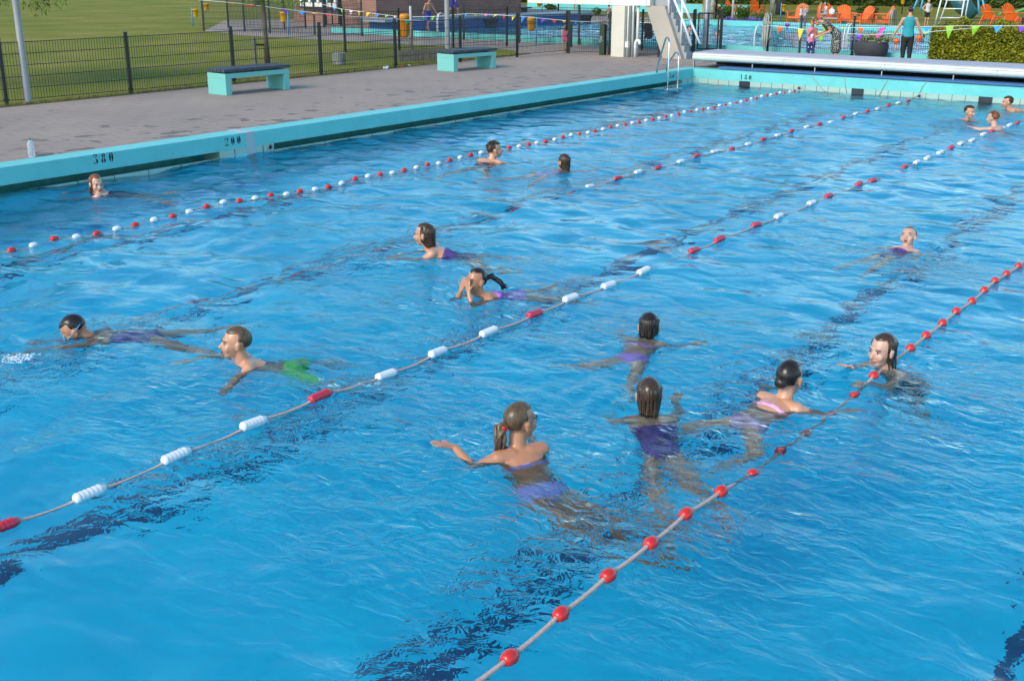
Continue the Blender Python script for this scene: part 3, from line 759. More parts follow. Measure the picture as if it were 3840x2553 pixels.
MB().tube([(0,0,0), (0,0,.36), (.015,0,.43), (.06,0,.48), (.12,0,.47), (.145,0,.41), (.145,0,.36)], .048, 14).lathe([(.055,.26), (.055,.29)], 14).build('pipe_body', M['whitep'], vp)

# towels hanging on the fence behind the stair
def towel(u, v0, v1, wpx, mts, label, seed):
    P = G(u, 190); s = pxm(P); zt = hgt(P, v0); zb = hgt(P, v1); w_ = wpx/s; rng = random.Random(seed)
    t = empty('towel', P+Vector((0,-.08,0)), label, 'towel'); g = MB(); n = 14; rows = 10; k = len(mts)
    V = []
    for j in range(rows+1):
        for i in range(n+1):
            x = (i/n-.5)*w_*(1-.35*(j/rows)*(k > 1)); z = zt+(zb-zt)*j/rows*(1-.22*abs(math.sin(i*1.1+seed)))
            V.append((x+.02*math.sin(j*.7+seed), -.03*math.sin(i*1.5+seed)*(.3+j/rows)-.02, z))
    for j in range(rows):
        for i in range(n): a = j*(n+1)+i; g.add([V[a], V[a+1], V[a+n+2], V[a+n+1]], [(0,1,2,3)], min(k-1, i*k//n), True)
    o = g.build('cloth', mts, t); md = o.modifiers.new('t', 'SOLIDIFY'); md.thickness = .012; return t
M['towT'] = mat('teal_towel', (.03,.30,.28), .95); M['towB'] = mat('blue_towel', (.03,.07,.42), .95); M['towW'] = mat('pale_towel', (.45,.50,.62), .95); M['towG'] = mat('grey_brown_towel', (.13,.10,.10), .95)
towel(2376,62,108,20,[M['towT']],'teal towel hung on the mesh fence left of the stair',1)
towel(2389,62,146,18,[M['towW'],M['towB'],M['towB']],'blue and white towel hanging long on the mesh fence',2)
towel(2434,88,154,34,[M['towG']],'grey brown towel hung on the fence behind the leaning stair wall',3)

# ================================================================== far side: table, rim signs, planter
M['tabletop'] = mat('dark_green_table', (.03,.09,.07), .6)
P = G(1925,52); t = empty('picnic_table', P, 'dark green picnic table by the bushes behind the walkway', 'table')
MB().box(-1.05,1.05,-.35,.35,.30,.35).build('tabletop', M['tabletop'], t)
for x in (-.7,.7): MB().box(x-.05,x+.05,-.3,.3,0,.3).build('leg', M['wood'], t)
# shallow teal basin far behind
g = MB(); c0 = G(1880,42); c1 = G(2610,45)
tb = tag(MB().box(c0.x-1, c0.x+14, c0.y+4, c0.y+4.3, DECK, DECK+.5).build('basin_wall', M['teal'], None), 'turquoise wall of the shallow basin behind the walkway', 'wall')
# no-running sign on the far wall of the second pool
P = G(2719,103,DECK); d = ray(2719,103); q = CAM+d*((QY1-.02-CAM.y)/d.y); s = pxm(q); a = 7/s
sg = empty('sign', (q.x, QY1-.02, q.z), 'small square red and white prohibition sign on the turquoise pool wall', 'sign')
MB().box(-a,a,-.012,0,-a,a).build('plate', M['red'], sg)
g = MB(); g.tube([(a*.7*math.cos(k*PI/8),-.02,a*.7*math.sin(k*PI/8)) for k in range(17)], a*.10, 6)
g.beam((-a*.45,-.02,a*.45), (a*.45,-.02,-a*.45), .012, a*.16); g.ball((-.01,-.02,a*.1), (a*.2,.008,a*.3)); g.build('symbol', M['whitep'], sg)

P = G(3262,226); s = pxm(P); t = empty('planter', P, 'large round dark planter bowl with pale flowers behind the fence', 'planter'); r = 64/s; h = hgt(P,152)
MB().lathe([(r*.55,0), (r*.82,h*.12), (r*1.0,h*.55), (r*.98,h*.8), (r*.92,h), (r*.86,h), (r*.84,h*.9), (.01,h*.88)], 28).build('bowl', M['planter'] if 'planter' in M else M.setdefault('planter', mat('dark_stone_planter', (.045,.045,.055), .75, var=.2, scale=5, bump=.3)), t)
M['paleflower'] = leaf_mat('pale_flowers', (.10,.16,.04), (.25,.28,.12), (.5,.48,.32))
leaves('plants', M['paleflower'], t, lambda q: (q.gauss(.12*r,.42*r), q.gauss(0,.4*r), h*.95+abs(q.gauss(0,.11))), 900, .05, 3)
leaves('dark_plants', M['purple'], t, lambda q: (q.gauss(-.62*r,.13*r), q.gauss(-.2*r,.2*r), h*.95+abs(q.gauss(0,.07))), 260, .05, 4)

# ================================================================== planting
a = G(3478,234,DECK); b = G(3900,240,DECK); b.y = a.y; hv = hgt(a, 62)
hedge((a.x,a.y+.1,DECK), (b.x+2.5,a.y+.1,DECK), 1.6, hv-.25, 'dense yellow-green clipped hedge behind the right end of the fence', 'leafY', 34000, .05, 2, rough=.24)
a = G(2560,14); b = G(3840,34)
hedge((a.x-14,a.y-1,DECK), (b.x+14,b.y+3,DECK), 3, 3.6, 'tall dark green hedge closing the view behind the orange chairs', 'leafD', 30000, .22, 5, rough=.4)
a = G(1700,14); b = G(2560,8)
hedge((a.x-2,a.y,DECK), (b.x,b.y,DECK), 2, 3.2, 'tall dark hedge behind the asphalt path and walkway', 'leafD', 12000, .2, 6, rough=.4)
def bp(name, u, v, wpx, vt, label, m, n, size, seed, cat='bush', dz=1):
    P = G(u, v); s = pxm(P); hh = hgt(P, vt); return bush(name, P, (wpx/s/2, wpx/s/2*dz, hh/2), label, m, n, size, seed, cat)
bp('bush', 2785, 83, 62, -2, 'round green bush between the purple flower beds', 'leafG', 3000, .05, 11)
bp('bush', 1822, 50, 78, -12, 'yellow-green bush beside the asphalt path', 'leafY', 2600, .06, 12)
bp('bush', 1913, 47, 56, 5, 'light green bush behind the green picnic table', 'leafG', 1500, .06, 13)
bp('bush', 2062, 37, 50, 14, 'low clump of green grasses behind the walkway, left of two bare legs', 'leafG', 900, .08, 14)
bp('bush', 2150, 37, 40, 16, 'low clump of green grasses right behind two bare legs', 'leafG', 600, .08, 15)
bp('bush', 2237, 60, 40, 22, 'thin pale shrub beside the boy in patterned shorts', 'leafG', 350, .07, 16)
bp('bush', 2715, 68, 90, 5, 'loose green shrub behind the orange chairs at the left', 'leafG', 1500, .07, 17)
bp('bush', 3255, 70, 95, 12, 'dark green shrub behind the row of orange chairs', 'leafD', 2600, .08, 18)
bp('bush', 2850, 78, 70, 45, 'loose low shrub right of the round green bush', 'leafG', 700, .05, 19)
for u, v, w_, vt, sd, lb in ((2738,88,52,68,21,'purple flowers left of the round green bush'), (2822,87,60,68,22,'purple flowers right of the round green bush'), (2652,84,40,72,23,'purple flowers behind the open gate')):
    P = G(u, v); s = pxm(P); t = empty('flower_bed', P, 'low bed of '+lb, 'flowers')
    r = w_/s/2; hh = hgt(P, vt)
    leaves('leaves', M['leafG'], t, lambda q: (q.gauss(0,r*.5), q.gauss(0,r*.5), abs(q.gauss(0,hh*.3))), 300, .05, sd)
    leaves('blossoms', M['purple'], t, lambda q: (q.gauss(0,r*.5), q.gauss(0,r*.5)-.05, hh*.35+abs(q.gauss(0,hh*.3))), 500, .045, sd+1)
g = MB(); g.poly([G(u, v, DECK+.006) for u, v in ((2640,92),(2870,97),(2860,80),(2640,76))]); tag(g.build('garden_soil', M['soil']), kind='structure')

# trees
P = G(1001,238)
tree(P, 2.95, (1.5,1.5,1.25), 'young tree tied to a stake behind the first bench', 'leafG', th=.062, n=3500, size=.075, seed=2)
st = empty('tree_stake', G(958,241), 'wooden stake with black strap holding the young tree', 'stake')
MB().box(-.035,.035,-.035,.035,0,.70).build('stake', M['wood'], st)
e = P-G(958,241); g = MB(); g.beam((0,-.045,.52), (e.x,e.y-.06,.50), .012, .055); g.build('strap', M['black'], st)
P = G(-190, 330); tree(P, 3.0, (3.0,2.4,1.35), 'leafy tree at far left whose drooping leaves hang into view above the lawn', 'leafG', th=.13, n=9000, size=.07, seed=3, lean=(.3,0))
P = G(975, 20); tree(P, 4.5, (2.6,2.6,2.2), 'thick trunked tree on the far grass behind the young tree', 'leafG', th=.28, n=3000, size=.14, seed=4)
P = G(2894, 60); tree(P, 5.0, (1.8,1.8,2.2), 'birch with pale patchy trunk behind the rope bundle', 'leafG', 'birch', th=.12, n=3000, size=.12, seed=5, lean=(.2,0))
P = G(2925, 55); tree(P, 5.0, (2,2,2.4), 'dark trunked tree right behind the birch', 'leafD', th=.22, n=3000, size=.12, seed=6)
P = G(2668, 70); tree(P, 5.0, (1.8,1.8,2.2), 'pale mottled tree trunk right behind the thick grey lamp post', 'leafG', 'birch', th=.10, n=2500, size=.12, seed=7)
for k, (u, v, r, h) in enumerate(((-400,-90,5,8),(500,-100,6,9),(1500,-95,6,8),(2200,-80,5,7),(2900,-60,5,8),(3500,-55,5,7),(4300,-50,5,8))):
    P = G(u, v); labs = ['beyond the far left lawn','behind the far lawn left of the brick building','behind the brick building','behind the white platform','behind the dark hedge above the birch','behind the dark hedge above the slide','beyond the right end of the dark hedge']
    tree(P, h*.72, (r,r,h*.45), 'tall broad tree '+labs[k], 'leafD', th=.4, n=4500, size=.38, seed=20+k, group=None)

# ================================================================== orange garden chairs
def make_chair():
    t = empty('garden_chair', (0,0,0), '', 'garden chair', 'orange plastic garden chairs around the second pool')
    g = MB()                                        # faces -Y
    for k in range(7):
        x = (k-3)*.078; h_ = .96-.018*abs(k-3)**1.7
        g.beam((x*.85,.22,.34), (x*1.12,.52,h_), .066, .02, up=(0,1,.3), bev=.006)
    g.box(-.28,.28,.36,.385,.60,.65); g.build('backrest', M['orange'], t)
    g = MB()
    for k in range(6):
        y = -.28+k*.09; g.box(-.26,.26,y,y+.08,.38-.016*k,.40-.016*k)
    g.box(-.27,.27,-.31,-.285,.30,.40); g.build('seat', M['orange'], t)
    for s in (-1,1):
        g = MB().box(s*.33-.06,s*.33+.06,-.36,.36,.60,.625,bev=.01); g.build('armrest', M['orange'], t)
        MB().box(s*.30-.02,s*.30+.02,-.32,-.22,0,.60,bev=.006).build('leg', M['orange'], t)
        g = MB().beam((s*.30,.20,.50), (s*.30,.46,.0), .04, .10); g.beam((s*.30,-.25,.34), (s*.30,.30,.26), .03, .09); g.build('leg', M['orange'], t)
    return t
ch0 = make_chair()
CH = [(2700,66,.78,100,'orange garden chair seen from the side left of the pale thin pole'), (2752,60,.86,170,'orange garden chair half hidden behind the pale thin pole'),
 (2840,62,.9,200,'orange garden chair behind the black pole and purple flowers'), (2985,97,1,20,'orange garden chair left of the two small children in grey'),
 (3118,90,1,190,'orange garden chair with a white bag on it'), (3170,104,1,60,'orange garden chair turned left, behind the bending woman'),
 (3223,110,1,0,'orange garden chair facing the pool, second from right of the row of three'), (3297,108,1,-30,'orange garden chair turned left beside the dark shrub'),
 (3717,98,1,180,'orange chair back showing above the hedge, left one'), (3805,110,1.12,175,'orange chair back showing above the hedge at the far right')]
first = True
for u, v, sc, rot, lb in CH:
    c = ch0 if first else copy_tree(ch0); first = False
    c['label'] = lb; P = G(u, v); c.location = P; c.scale = (sc*1.0,)*3; c.rotation_euler.z = R(rot-25)

# teal picnic bench behind the bending woman
P = G(3110,100); t = empty('low_bench', P, 'turquoise low bench with grey top between the orange chairs', 'bench'); MB().box(-.75,.75,-.25,.25,.33,.38).build('seat', M['galv'], t)
for x in (-.6,.6): MB().box(x-.1,x+.1,-.22,.22,0,.33).build('leg', M['teal2'], t)
bg_ = empty('bag', G(3120,92)+Vector((0,-.15,.42)), 'white bag lying on an orange garden chair', 'bag'); MB().ball((0,0,.14),(.15,.09,.15)).tube([(-.06,0,.26),(0,0,.36),(.06,0,.26)],.012,6).build('bag_body', M['whitep'], bg_)

# lifeguard step ladder, swing frame, slides
lad = empty('step_ladder', G(3560,95), 'white metal step ladder with rungs above the yellow-green hedge', 'step ladder')
def onplane(u, v, Y): d = ray(u, v); return CAM+d*((Y-CAM.y)/d.y)
YL = G(3560,95).y
def seg(root, name, a, b, r, m, dy=0):
    A_ = onplane(a[0], a[1], YL+dy)-Vector(root.location); B_ = onplane(b[0], b[1], YL+dy)-Vector(root.location); return MB().tube([A_, B_], r, 8).build(name, M[m], root)
seg(lad,'rail',(3532,-10),(3505,95),.035,'whitep'); seg(lad,'rail',(3556,-10),(3520,95),.03,'whitep',.5); seg(lad,'rail',(3618,-10),(3600,95),.035,'whitep'); seg(lad,'rail',(3632,-5),(3614,95),.03,'whitep',.5)
for v, a, b in ((2,3545,3625),(34,3537,3608),(68,3525,3602)): seg(lad,'rung',(a,v),(b,v),.025,'whitep')
YL = G(3600,70).y; sw = empty('swing_frame', G(3560,70), 'light blue tubular swing frame behind the step ladder', 'swing frame')
M['skyblue'] = mat('light_blue_paint', (.05,.36,.66), .45)
for a, b in (((3442,-5),(3420,52)),((3462,-5),(3450,45)),((3668,-5),(3672,60)),((3684,-5),(3695,55))): seg(sw,'leg',a,b,.05,'skyblue')
seg(sw,'crossbar',(3430,-40),(3690,-40),.06,'skyblue')
sd = empty('slide', G(3625,70), 'dark teal playground slide tube behind the step ladder', 'slide'); YL = G(3625,70).y
M['slideg'] = mat('dark_teal_plastic', (.02,.10,.12), .4)
g = MB().tube([onplane(3590,-20,YL)-Vector(sd.location), onplane(3610,20,YL)-Vector(sd.location), onplane(3650,62,YL)-Vector(sd.location)], [.5,.45,.35], 14); g.build('tube', M['slideg'], sd)
sd2 = empty('play_slide', G(3790,60), 'small green slide behind the rightmost orange chair backs', 'slide'); YL = G(3790,60).y
g = MB().tube([onplane(*p,YL)-Vector(sd2.location) for p in ((3745,62),(3752,52),(3775,48),(3805,48),(3840,36),(3880,20))], .09, 8); g.build('chute', M['green'], sd2)

# ================================================================== bunting
PC = {'r':(.70,.02,.03),'o':(.85,.13,.02),'y':(.75,.62,.01),'g':(.25,.62,.02),'b':(.03,.30,.72),'p':(.20,.06,.62),'k':(.80,.06,.40),'w':(.62,.52,.66),'t':(.02,.35,.28),'a':(.75,.38,.01)}
for k, c in PC.items(): M['pen_'+k] = mat('pennant_'+{'r':'red','o':'orange','y':'yellow','g':'lime','b':'blue','p':'purple','k':'pink','w':'pale','t':'green','a':'amber'}[k], c, .5, var=.04)
def bunting(line, Yd, pens, label, r=.008, seed=1):
    """line: image points of the cord; each is set at its own distance Yd (list of world Y)"""
    pts = [onplane(u, v, y) for (u, v), y in zip(line, Yd)]
    t = empty('bunting', pts[0], label, 'bunting'); o0 = Vector(t.location); rng = random.Random(seed)
    MB().tube([p-o0 for p in pts], r, 6).build('cord', M['whitep'], t)
    us = [l[0] for l in line]
    for u, c, wpx, hpx, flip in pens:
        for i in range(len(us)-1):
            if us[i] <= u <= us[i+1]: break
        f = (u-us[i])/(us[i+1]-us[i]); v = line[i][1]+(line[i+1][1]-line[i][1])*f; y = Yd[i]+(Yd[i+1]-Yd[i])*f
        C = onplane(u, v, y); s = pxm(C); d = (pts[i+1]-pts[i]).normalized(); w_ = wpx/s/2; h_ = hpx/s
        a = C-d*w_; b = C+d*w_; tip = C+Vector((0,0,-h_))+d*(flip*w_)+Vector((rng.uniform(-.05,.05), rng.uniform(-.12,.02), 0))
        nrm = Vector((.0,.006,0)); mid = (a+b+tip)/3+Vector((0,-.025,0))
        g = MB(); g.add([a-o0, b-o0, tip-o0, mid-o0, a-o0+nrm, b-o0+nrm, tip-o0+nrm, mid-o0+nrm], [(0,3,1),(1,3,2),(2,3,0),(5,7,4),(6,7,5),(4,7,6),(0,1,5,4),(1,2,6,5),(2,0,4,6)], 0)
        g.build('pennant', M['pen_'+c], t)
    return t
bunting([(2870,95),(2960,104),(3050,115),(3150,126),(3260,131),(3480,121),(3650,106)], [4.5,4.5,4.5,4.55,4.6,4.7,4.7],
  [(2929,'o',27,29,-.6),(3002,'y',24,42,0),(3082,'g',28,40,0),(3222,'p',22,26,0),(3296,'k',24,14,.2),(3370,'r',14,12,0),(3475,'y',26,6,-.5),(3655,'b',26,40,0)][:7], 'lower line of bunting between the rope bundle and the hedge')
bunting([(2940,88),(3000,90),(3100,100),(3180,104),(3300,104),(3460,101),(3600,98),(3820,98),(3900,99)], [5.6]*9,
  [(2953,'p',24,26,.4),(3090,'g',16,24,.3),(3160,'y',12,9,0),(3227,'o',25,26,.3),(3310,'k',28,32,0),(3394,'p',28,24,0),(3477,'b',28,20,0),(3562,'g',32,46,0),(3660,'g',32,36,-.3),(3743,'b',34,26,-.3),(3838,'p',36,24,0)], 'upper line of bunting crossing in front of the yellow-green hedge')
bunting([(740,0),(900,14),(1090,38),(1200,51),(1320,63),(1480,72),(1660,84)], [-5,-4,-2.5,-1.8,-1,0,1.5],
  [(875,'a',34,6,.5),(935,'r',34,10,.6),(1010,'t',34,4,.5),(1065,'p',28,20,.7),(1133,'b',32,12,.7),(1180,'a',30,5,0),(1235,'r',34,6,0),(1385,'w',30,5,0),(1430,'a',30,6,0),(1530,'t',26,14,0),(1560,'k',10,6,0)], 'line of bunting sagging from the top left over the fence by the first bench')
bunting([(1210,18),(1280,35),(1360,45),(1420,54),(1510,64),(1620,63),(1760,52),(1860,56),(1990,66),(2140,80),(2285,86)], [2.6,2.6,2.6,2.8,3,3,3,3,3,3,3],
  [(1253,'b',22,12,.5),(1287,'g',24,14,0),(1316,'w',18,18,.3),(1346,'y',14,18,0),(1382,'y',18,16,.2),(1414,'b',18,14,0),(1452,'g',18,8,0),(1482,'w',16,10,0),(1590,'b',16,12,0),(1624,'g',14,16,0),(1748,'b',14,22,0),(1783,'g',14,10,0),(1823,'k',18,8,.3),(1860,'y',16,9,0),(1890,'r',16,16,.4),(1926,'y',18,18,.2),(1962,'b',18,22,0),(2040,'p',18,14,0),(2078,'r',20,14,0),(2118,'y',24,8,0),(2158,'b',16,14,0),(2186,'t',18,8,0),(2236,'p',18,8,.3),(2268,'r',14,6,0)], 'line of bunting running in front of the blue walkway and second pool')
bunting([(1690,74),(1700,78),(1760,96)], [-1,-1,-1], [(1696,'r',26,18,.6)], 'loose red pennant on a cord beside the silver lamp post') if False else None

# ================================================================== small things on the deck
P = G(120,588,DECK+.004); s = pxm(P)
t = empty('water_bottle', P, 'clear plastic bottle with green cap standing on the turquoise pool rim', 'bottle'); h = hgt(P, 519)
m = bpy.data.materials.new('clear_plastic'); m.use_nodes = True; q = m.node_tree.nodes['Principled BSDF']
q.inputs['Base Color'].default_value = (.85,.9,.95,1); q.inputs['Transmission Weight'].default_value = .75; q.inputs['Roughness'].default_value = .15; q.inputs['IOR'].default_value = 1.15
r = 13/s
MB().lathe([(r*.85,0), (r,.01), (r*.95,h*.2), (r,h*.35), (r*.93,h*.5), (r,h*.62), (r*.95,h*.75), (r*.45,h*.9), (r*.4,h*.92)], 18).build('bottle_body', m, t)
MB().lathe([(r*.44,h*.92), (r*.44,h), (r*.3,h)], 14).build('cap', mat('green_cap', (.01,.22,.09), .4), t)
for u, v, lb, sd in ((1447,258,'crumpled clear plastic wrap lying at the foot of the fence',1), (1535,249,'small scrap of clear plastic in the grass right of the red scrap',2)):
    P = G(u, v); s = pxm(P); r = (13 if sd == 1 else 7)/s; bm = bmesh.new(); bmesh.ops.create_icosphere(bm, subdivisions=2, radius=r)
    rg = random.Random(sd)
    for q in bm.verts: q.co *= rg.uniform(.55,1.2); q.co.z = max(0, q.co.z*.6+r*.3)
    me = bpy.data.meshes.new('litter'); bm.to_mesh(me); bm.free(); me.materials.append(M['whitep']); o = bpy.data.objects.new('plastic_litter', me); COL.objects.link(o); o.location = P; tag(o, lb, 'litter')
P = G(1498,252); t = tag(MB().prism([(0,0,.002),(.09,.02,.004),(.05,.07,.05)],(0,.006,.004)).build('paper_scrap', M['red'], None, P), 'small red scrap lying in the grass at the fence post', 'litter')

# repair tape over the rim
yT = onleft(940, 540).y; g = MB(); w_ = .17
g.box(-.46, .006, yT-w_/2, yT+w_/2, DECK+.0042, DECK+.0072); g.box(0, .007, yT-w_/2, yT+w_/2, -.7, DECK+.0072)
tag(g.build('tape', mat('grey_tape', (.42,.48,.50), .6, var=.05)), 'strip of grey tape wrapped over the turquoise pool rim near the number 200', 'tape')

# ---------------------------------------------------------------- stencilled depth numbers
def crescent(cx, cy, rx, ry, a0, a1, t0, t1, n=9):
    """thick in the middle, thin at both ends"""
    o = []; i_ = []
    for k in range(n+1):
        f = k/n; a = R(a0+(a1-a0)*f); th = 1.3*(t0+(t1-t0)*math.sin(PI*f))
        o.append((cx+rx*math.cos(a), cy+ry*math.sin(a))); i_.append((cx+(rx-th)*math.cos(a), cy+(ry-th*.35)*math.sin(a)))
    return o+i_[::-1]
GL = {'0':[crescent(.5,.5,.34,.5,100,260,.05,.24), crescent(.5,.5,.34,.5,80,-80,.05,.24)],
 '8':[crescent(.5,.76,.26,.24,102,258,.05,.17), crescent(.5,.76,.26,.24,78,-78,.05,.17), crescent(.5,.26,.34,.26,102,258,.05,.22), crescent(.5,.26,.34,.26,78,-78,.05,.22)],
 '3':[[(.18,1),(.8,1),(.8,.9),(.18,.9)], [(.18,.88),(.26,.88),(.22,.76),(.16,.76)], [(.78,.88),(.66,.88),(.42,.60),(.52,.60)], crescent(.48,.28,.36,.28,85,-75,.06,.24), [(.14,.2),(.3,.24),(.34,.12),(.2,.06)], [(.2,.04),(.44,.07),(.44,0),(.3,0)]],
 '2':[crescent(.48,.74,.32,.26,75,-40,.06,.22), crescent(.46,.74,.3,.26,105,190,.05,.1), [(.14,.66),(.3,.70),(.3,.58),(.18,.56)], [(.6,.5),(.74,.54),(.30,.16),(.16,.12)], [(.14,.1),(.5,.14),(.86,.02),(.86,.24),(.80,.24),(.6,.0),(.14,.0)]],
 '1':[[(.42,1),(.62,1),(.62,.06),(.42,.06)], [(.40,.97),(.40,.86),(.24,.80),(.24,.84)], [(.28,.045),(.76,.045),(.76,0),(.28,0)]]}
M['stencil'] = mat('black_stencil_paint', (.008,.012,.016), .6)
def number(txt, O, dx, h, label_, adv=.82, nrm=(1,0,0)):
    t = empty('depth_number', O, label_, 'depth marking'); dx = Vector(dx); x = 0; n_ = Vector(nrm)
    for c in txt:
        g = MB()
        for pl in GL[c]:
            pts = [dx*((x+a*adv*.84)*h)+Vector((0,0,b*h))+n_*.003 for a, b in pl]
            if len(pts) > 6:
                k = len(pts)//2
                for i in range(k-1): g.add([pts[i], pts[i+1], pts[-2-i], pts[-1-i]], [(0,1,2,3)])
            else: g.poly(pts)
        g.build('digit', M['stencil'], t); x += adv
    return t
def onfar(u, v): d = ray(u, v); return CAM+d*((0-CAM.y)/d.y)
a = onleft(348,618); b = onleft(430,602); h = (37/pxm(a)); number('380', a, (0,1,0), h, 'black stencilled number 380 on the turquoise rim above the redheaded swimmer', (b.y-a.y)/h/2.85)
a = onleft(841,549); b = onleft(906,537); h = (31/pxm(a)); number('200', a, (0,1,0), h, 'black stencilled number 200 on the turquoise rim just left of the grey tape', (b.y-a.y)/h/2.85)
a = onleft(2510,296); b = onleft(2528,290); h = (13/pxm(a)); number('80', a, (0,1,0), h, 'black stencilled number 80 on the rim behind the pool ladder', (b.y-a.y)/h/1.85)
a = onfar(2773,298); b = onfar(2820,300); h = (18/pxm(a)); number('180', Vector((a.x,-.0,a.z)), (1,0,0), h, 'black stencilled number 180 on the far wall of the pool', (b.x-a.x)/h/2.85, (0,-1,0))

# ================================================================== lane ropes
def capsule_float(g, c, L, r, m, M3):
    prof = [(r*.42,-L/2), (r*.72,-L/2+.004), (r*.97,-L/2+r*.45), (r,-L/2+r*.8)]
    n = 5; a = -L/2+r*.95; b = L/2-r*.9
    for k in range(n):
        z0 = a+(b-a)*k/n; z1 = a+(b-a)*(k+1)/n
        prof += [(r*.86, z0+.002), (r*.98, z0+(z1-z0)*.3), (r*.98, z0+(z1-z0)*.75)]
    prof += [(r*.80,b+.004), (r*.62,L/2-.004), (r*.42,L/2)]
    g.lathe(prof, 18, c, m, M3)
def ball_float(g, c, L, r, m, M3):
    prof = [(r*.30,-L/2), (r*.62,-L/2+.001), (r*.88,-L*.30), (r,-L*.06), (r,L*.10), (r*.86,L*.34), (r*.62,L/2-.001), (r*.30,L/2)]
    g.lathe(prof, 18, c, m, M3)
def yof(u, v, x):
    P = G(u, v, .02); d = ray(u, v); t = (x-CAM.x)/d.x; return P.y
def lane_rope(x, floats, label, zf, kind, L, r, m_of, x_fn=lambda y: 0, y0=-31.0, sag=.02, anchor_z=.07):
    t = empty('lane_rope', (x, 0, 0), label, 'lane rope', 'lane ropes with red and white floats')
    fl_ = sorted(floats); pts = [Vector((x_fn(y0), y0, zf(y0)))]
    rng = random.Random(int(x*10))
    pos = []
    for y, c in fl_:
        pos.append((Vector((x_fn(y)+rng.uniform(-.012,.012), y, zf(y)+wz(x, y)+rng.uniform(-.004,.006))), c))
    for i, (p, c) in enumerate(pos):
        q = pts[-1]; mid = (q+p)/2; dip = sag if (p-q).length < .9 else sag*1.7
        for f in (.18,.34,.5,.66,.82):
            k = q+(p-q)*f; k.z -= dip*(1-(2*f-1)**2); pts.append(k)
        pts.append(p-Vector((0,L*.4,0))); pts.append(p+Vector((0,L*.4,0)))
    end = Vector((0, -.03, anchor_z)); q = pts[-1]
    for f in (.3,.7,1): pts.append(q+(end-q)*f)
    MB().tube(pts, .0075 if x < 4 else .0125 if x > 11 else .0105, 7).build('rope', M['rope'], t)
    for p, c in pos:
        g = MB(); M3 = Matrix.Rotation(-PI/2, 3, 'X') @ Matrix.Rotation(rng.random()*6, 3, 'Z')
        M3 = Matrix.Rotation(rng.uniform(-.06,.06), 3, 'Z') @ Matrix.Rotation(rng.uniform(-.08,.08), 3, 'X') @ M3
        (ball_float if kind == 'b' else capsule_float)(g, (0,0,0), L, r, 0, M3); g.build('float', m_of(c), t, p)
    # hook box in the tile band
    if t:
        g = MB().box(-.075,.075,-.016,-.008,-.03,ZB-.012); g.build('anchor_plate', M['tile'], t)
        MB().lathe([(.055,0),(.055,.006),(.04,.006),(.038,.002),(.001,.002)], 16, (0,-.017,.045), 0, Matrix.Rotation(PI/2,3,'X')).build('anchor_ring', M['galv'], t); MB().ball((0,-.022,.045),(.030,.006,.030)).build('anchor_socket', M['dark'], t)
    return t
# rope 1: balls in turn red and white
ys = [-21.20-.2677*k for k in range(1, 10)]+[-21.20+.2677*k for k in range(0, 80)]
fls = [(y, 'r' if (round((y+21.2)/.2677) % 2 == 0) else 'w') for y in ys if y < -.3]
lane_rope(3.0, fls, 'lane rope of small round red and white floats nearest the left rim', lambda y: .012, 'b', .09, .035, lambda c: M['red'] if c == 'r' else M['whitep'])
# rope 2: long ribbed floats, sinks below the surface towards the near end
vis = [(1340,441,'r'),(1390,431,'w'),(1443,413,'r'),(1490,400,'w'),(1536,387,'r'),(1578,373,'w'),(1620,363,'r'),(1660,352,'w')]
fl2 = [(G(a*1.6284, b*1.6284, .02).y, c) for a, b, c in vis]; y = fl2[-1][0]; c = 'r'
while y < -1.4: y += .63 if y < -6 else .66; fl2.append((y, c)); c = 'w' if c == 'r' else 'r'
y = fl2[0][0]; c = 'w'
while y > -30: y -= .64; fl2.append((y, c)); c = 'w' if c == 'r' else 'r'
lane_rope(6.0, fl2, 'lane rope of ribbed red and white floats that sinks under water towards the camera', lambda y: .02-.30*min(1, max(0, (-14.0-y)/3.0)) if y < -13.9 else .02, 's', .19, .032, lambda c: M['crimson'] if c == 'r' else M['whitep'])
vis = [(5,1208,'r'),(208,1126,'w'),(418,1050,'w'),(596,978,'w'),(754,917,'r'),(890,853,'w'),(1006,804,'w'),(1120,760,'w'),(1223,717,'r'),(1318,687,'w'),(1398,651,'w'),(1479,619,'w'),(1590,571,'r'),(1652,549,'r'),(1742,516,'r'),(1793,496,'w'),(1867,467,'w'),(1909,450,'r'),(1972,423,'r'),(2008,411,'r'),(2071,381,'r'),(2101,369,'w'),(2126,360,'w'),(2151,348,'w'),(2176,338,'r'),(2200,329,'w'),(2224,320,'w'),(2250,309,'w'),(2269,301,'r'),(2296,291,'w'),(2313,285,'w'),(2330,278,'r'),(2350,265,'w')]
fl3 = [(G(a*1.6284, b*1.6284, .03).y, c) for a, b, c in vis]; y = fl3[-1][0]; k = 0
while y < -.8: y += .64; fl3.append((y, 'rww'[k % 3])); k += 1
y = fl3[0][0]; k = 0
while y > -30: y -= .64; fl3.append((y, 'rww'[k % 3])); k += 1
lane_rope(9.0, fl3, 'lane rope of thick ribbed white and crimson floats crossing the whole picture', lambda y: .018, 's', .215, .036, lambda c: M['crimson'] if c == 'r' else M['whitep'])
ys4 = [-24.11+.42*k for k in range(0, 56)]+[-24.11-.42*k for k in range(1, 15)]
def z4(y):
    s_ = max(0, 1-abs(y+20.6)/1.6); return .018-.085*s_
lane_rope(12.0, [(y, 'r') for y in ys4 if y < -.3], 'lane rope of small round all red floats nearest the camera, running to the right edge', z4, 'b', .092, .038, lambda c: M['red'], sag=.008)
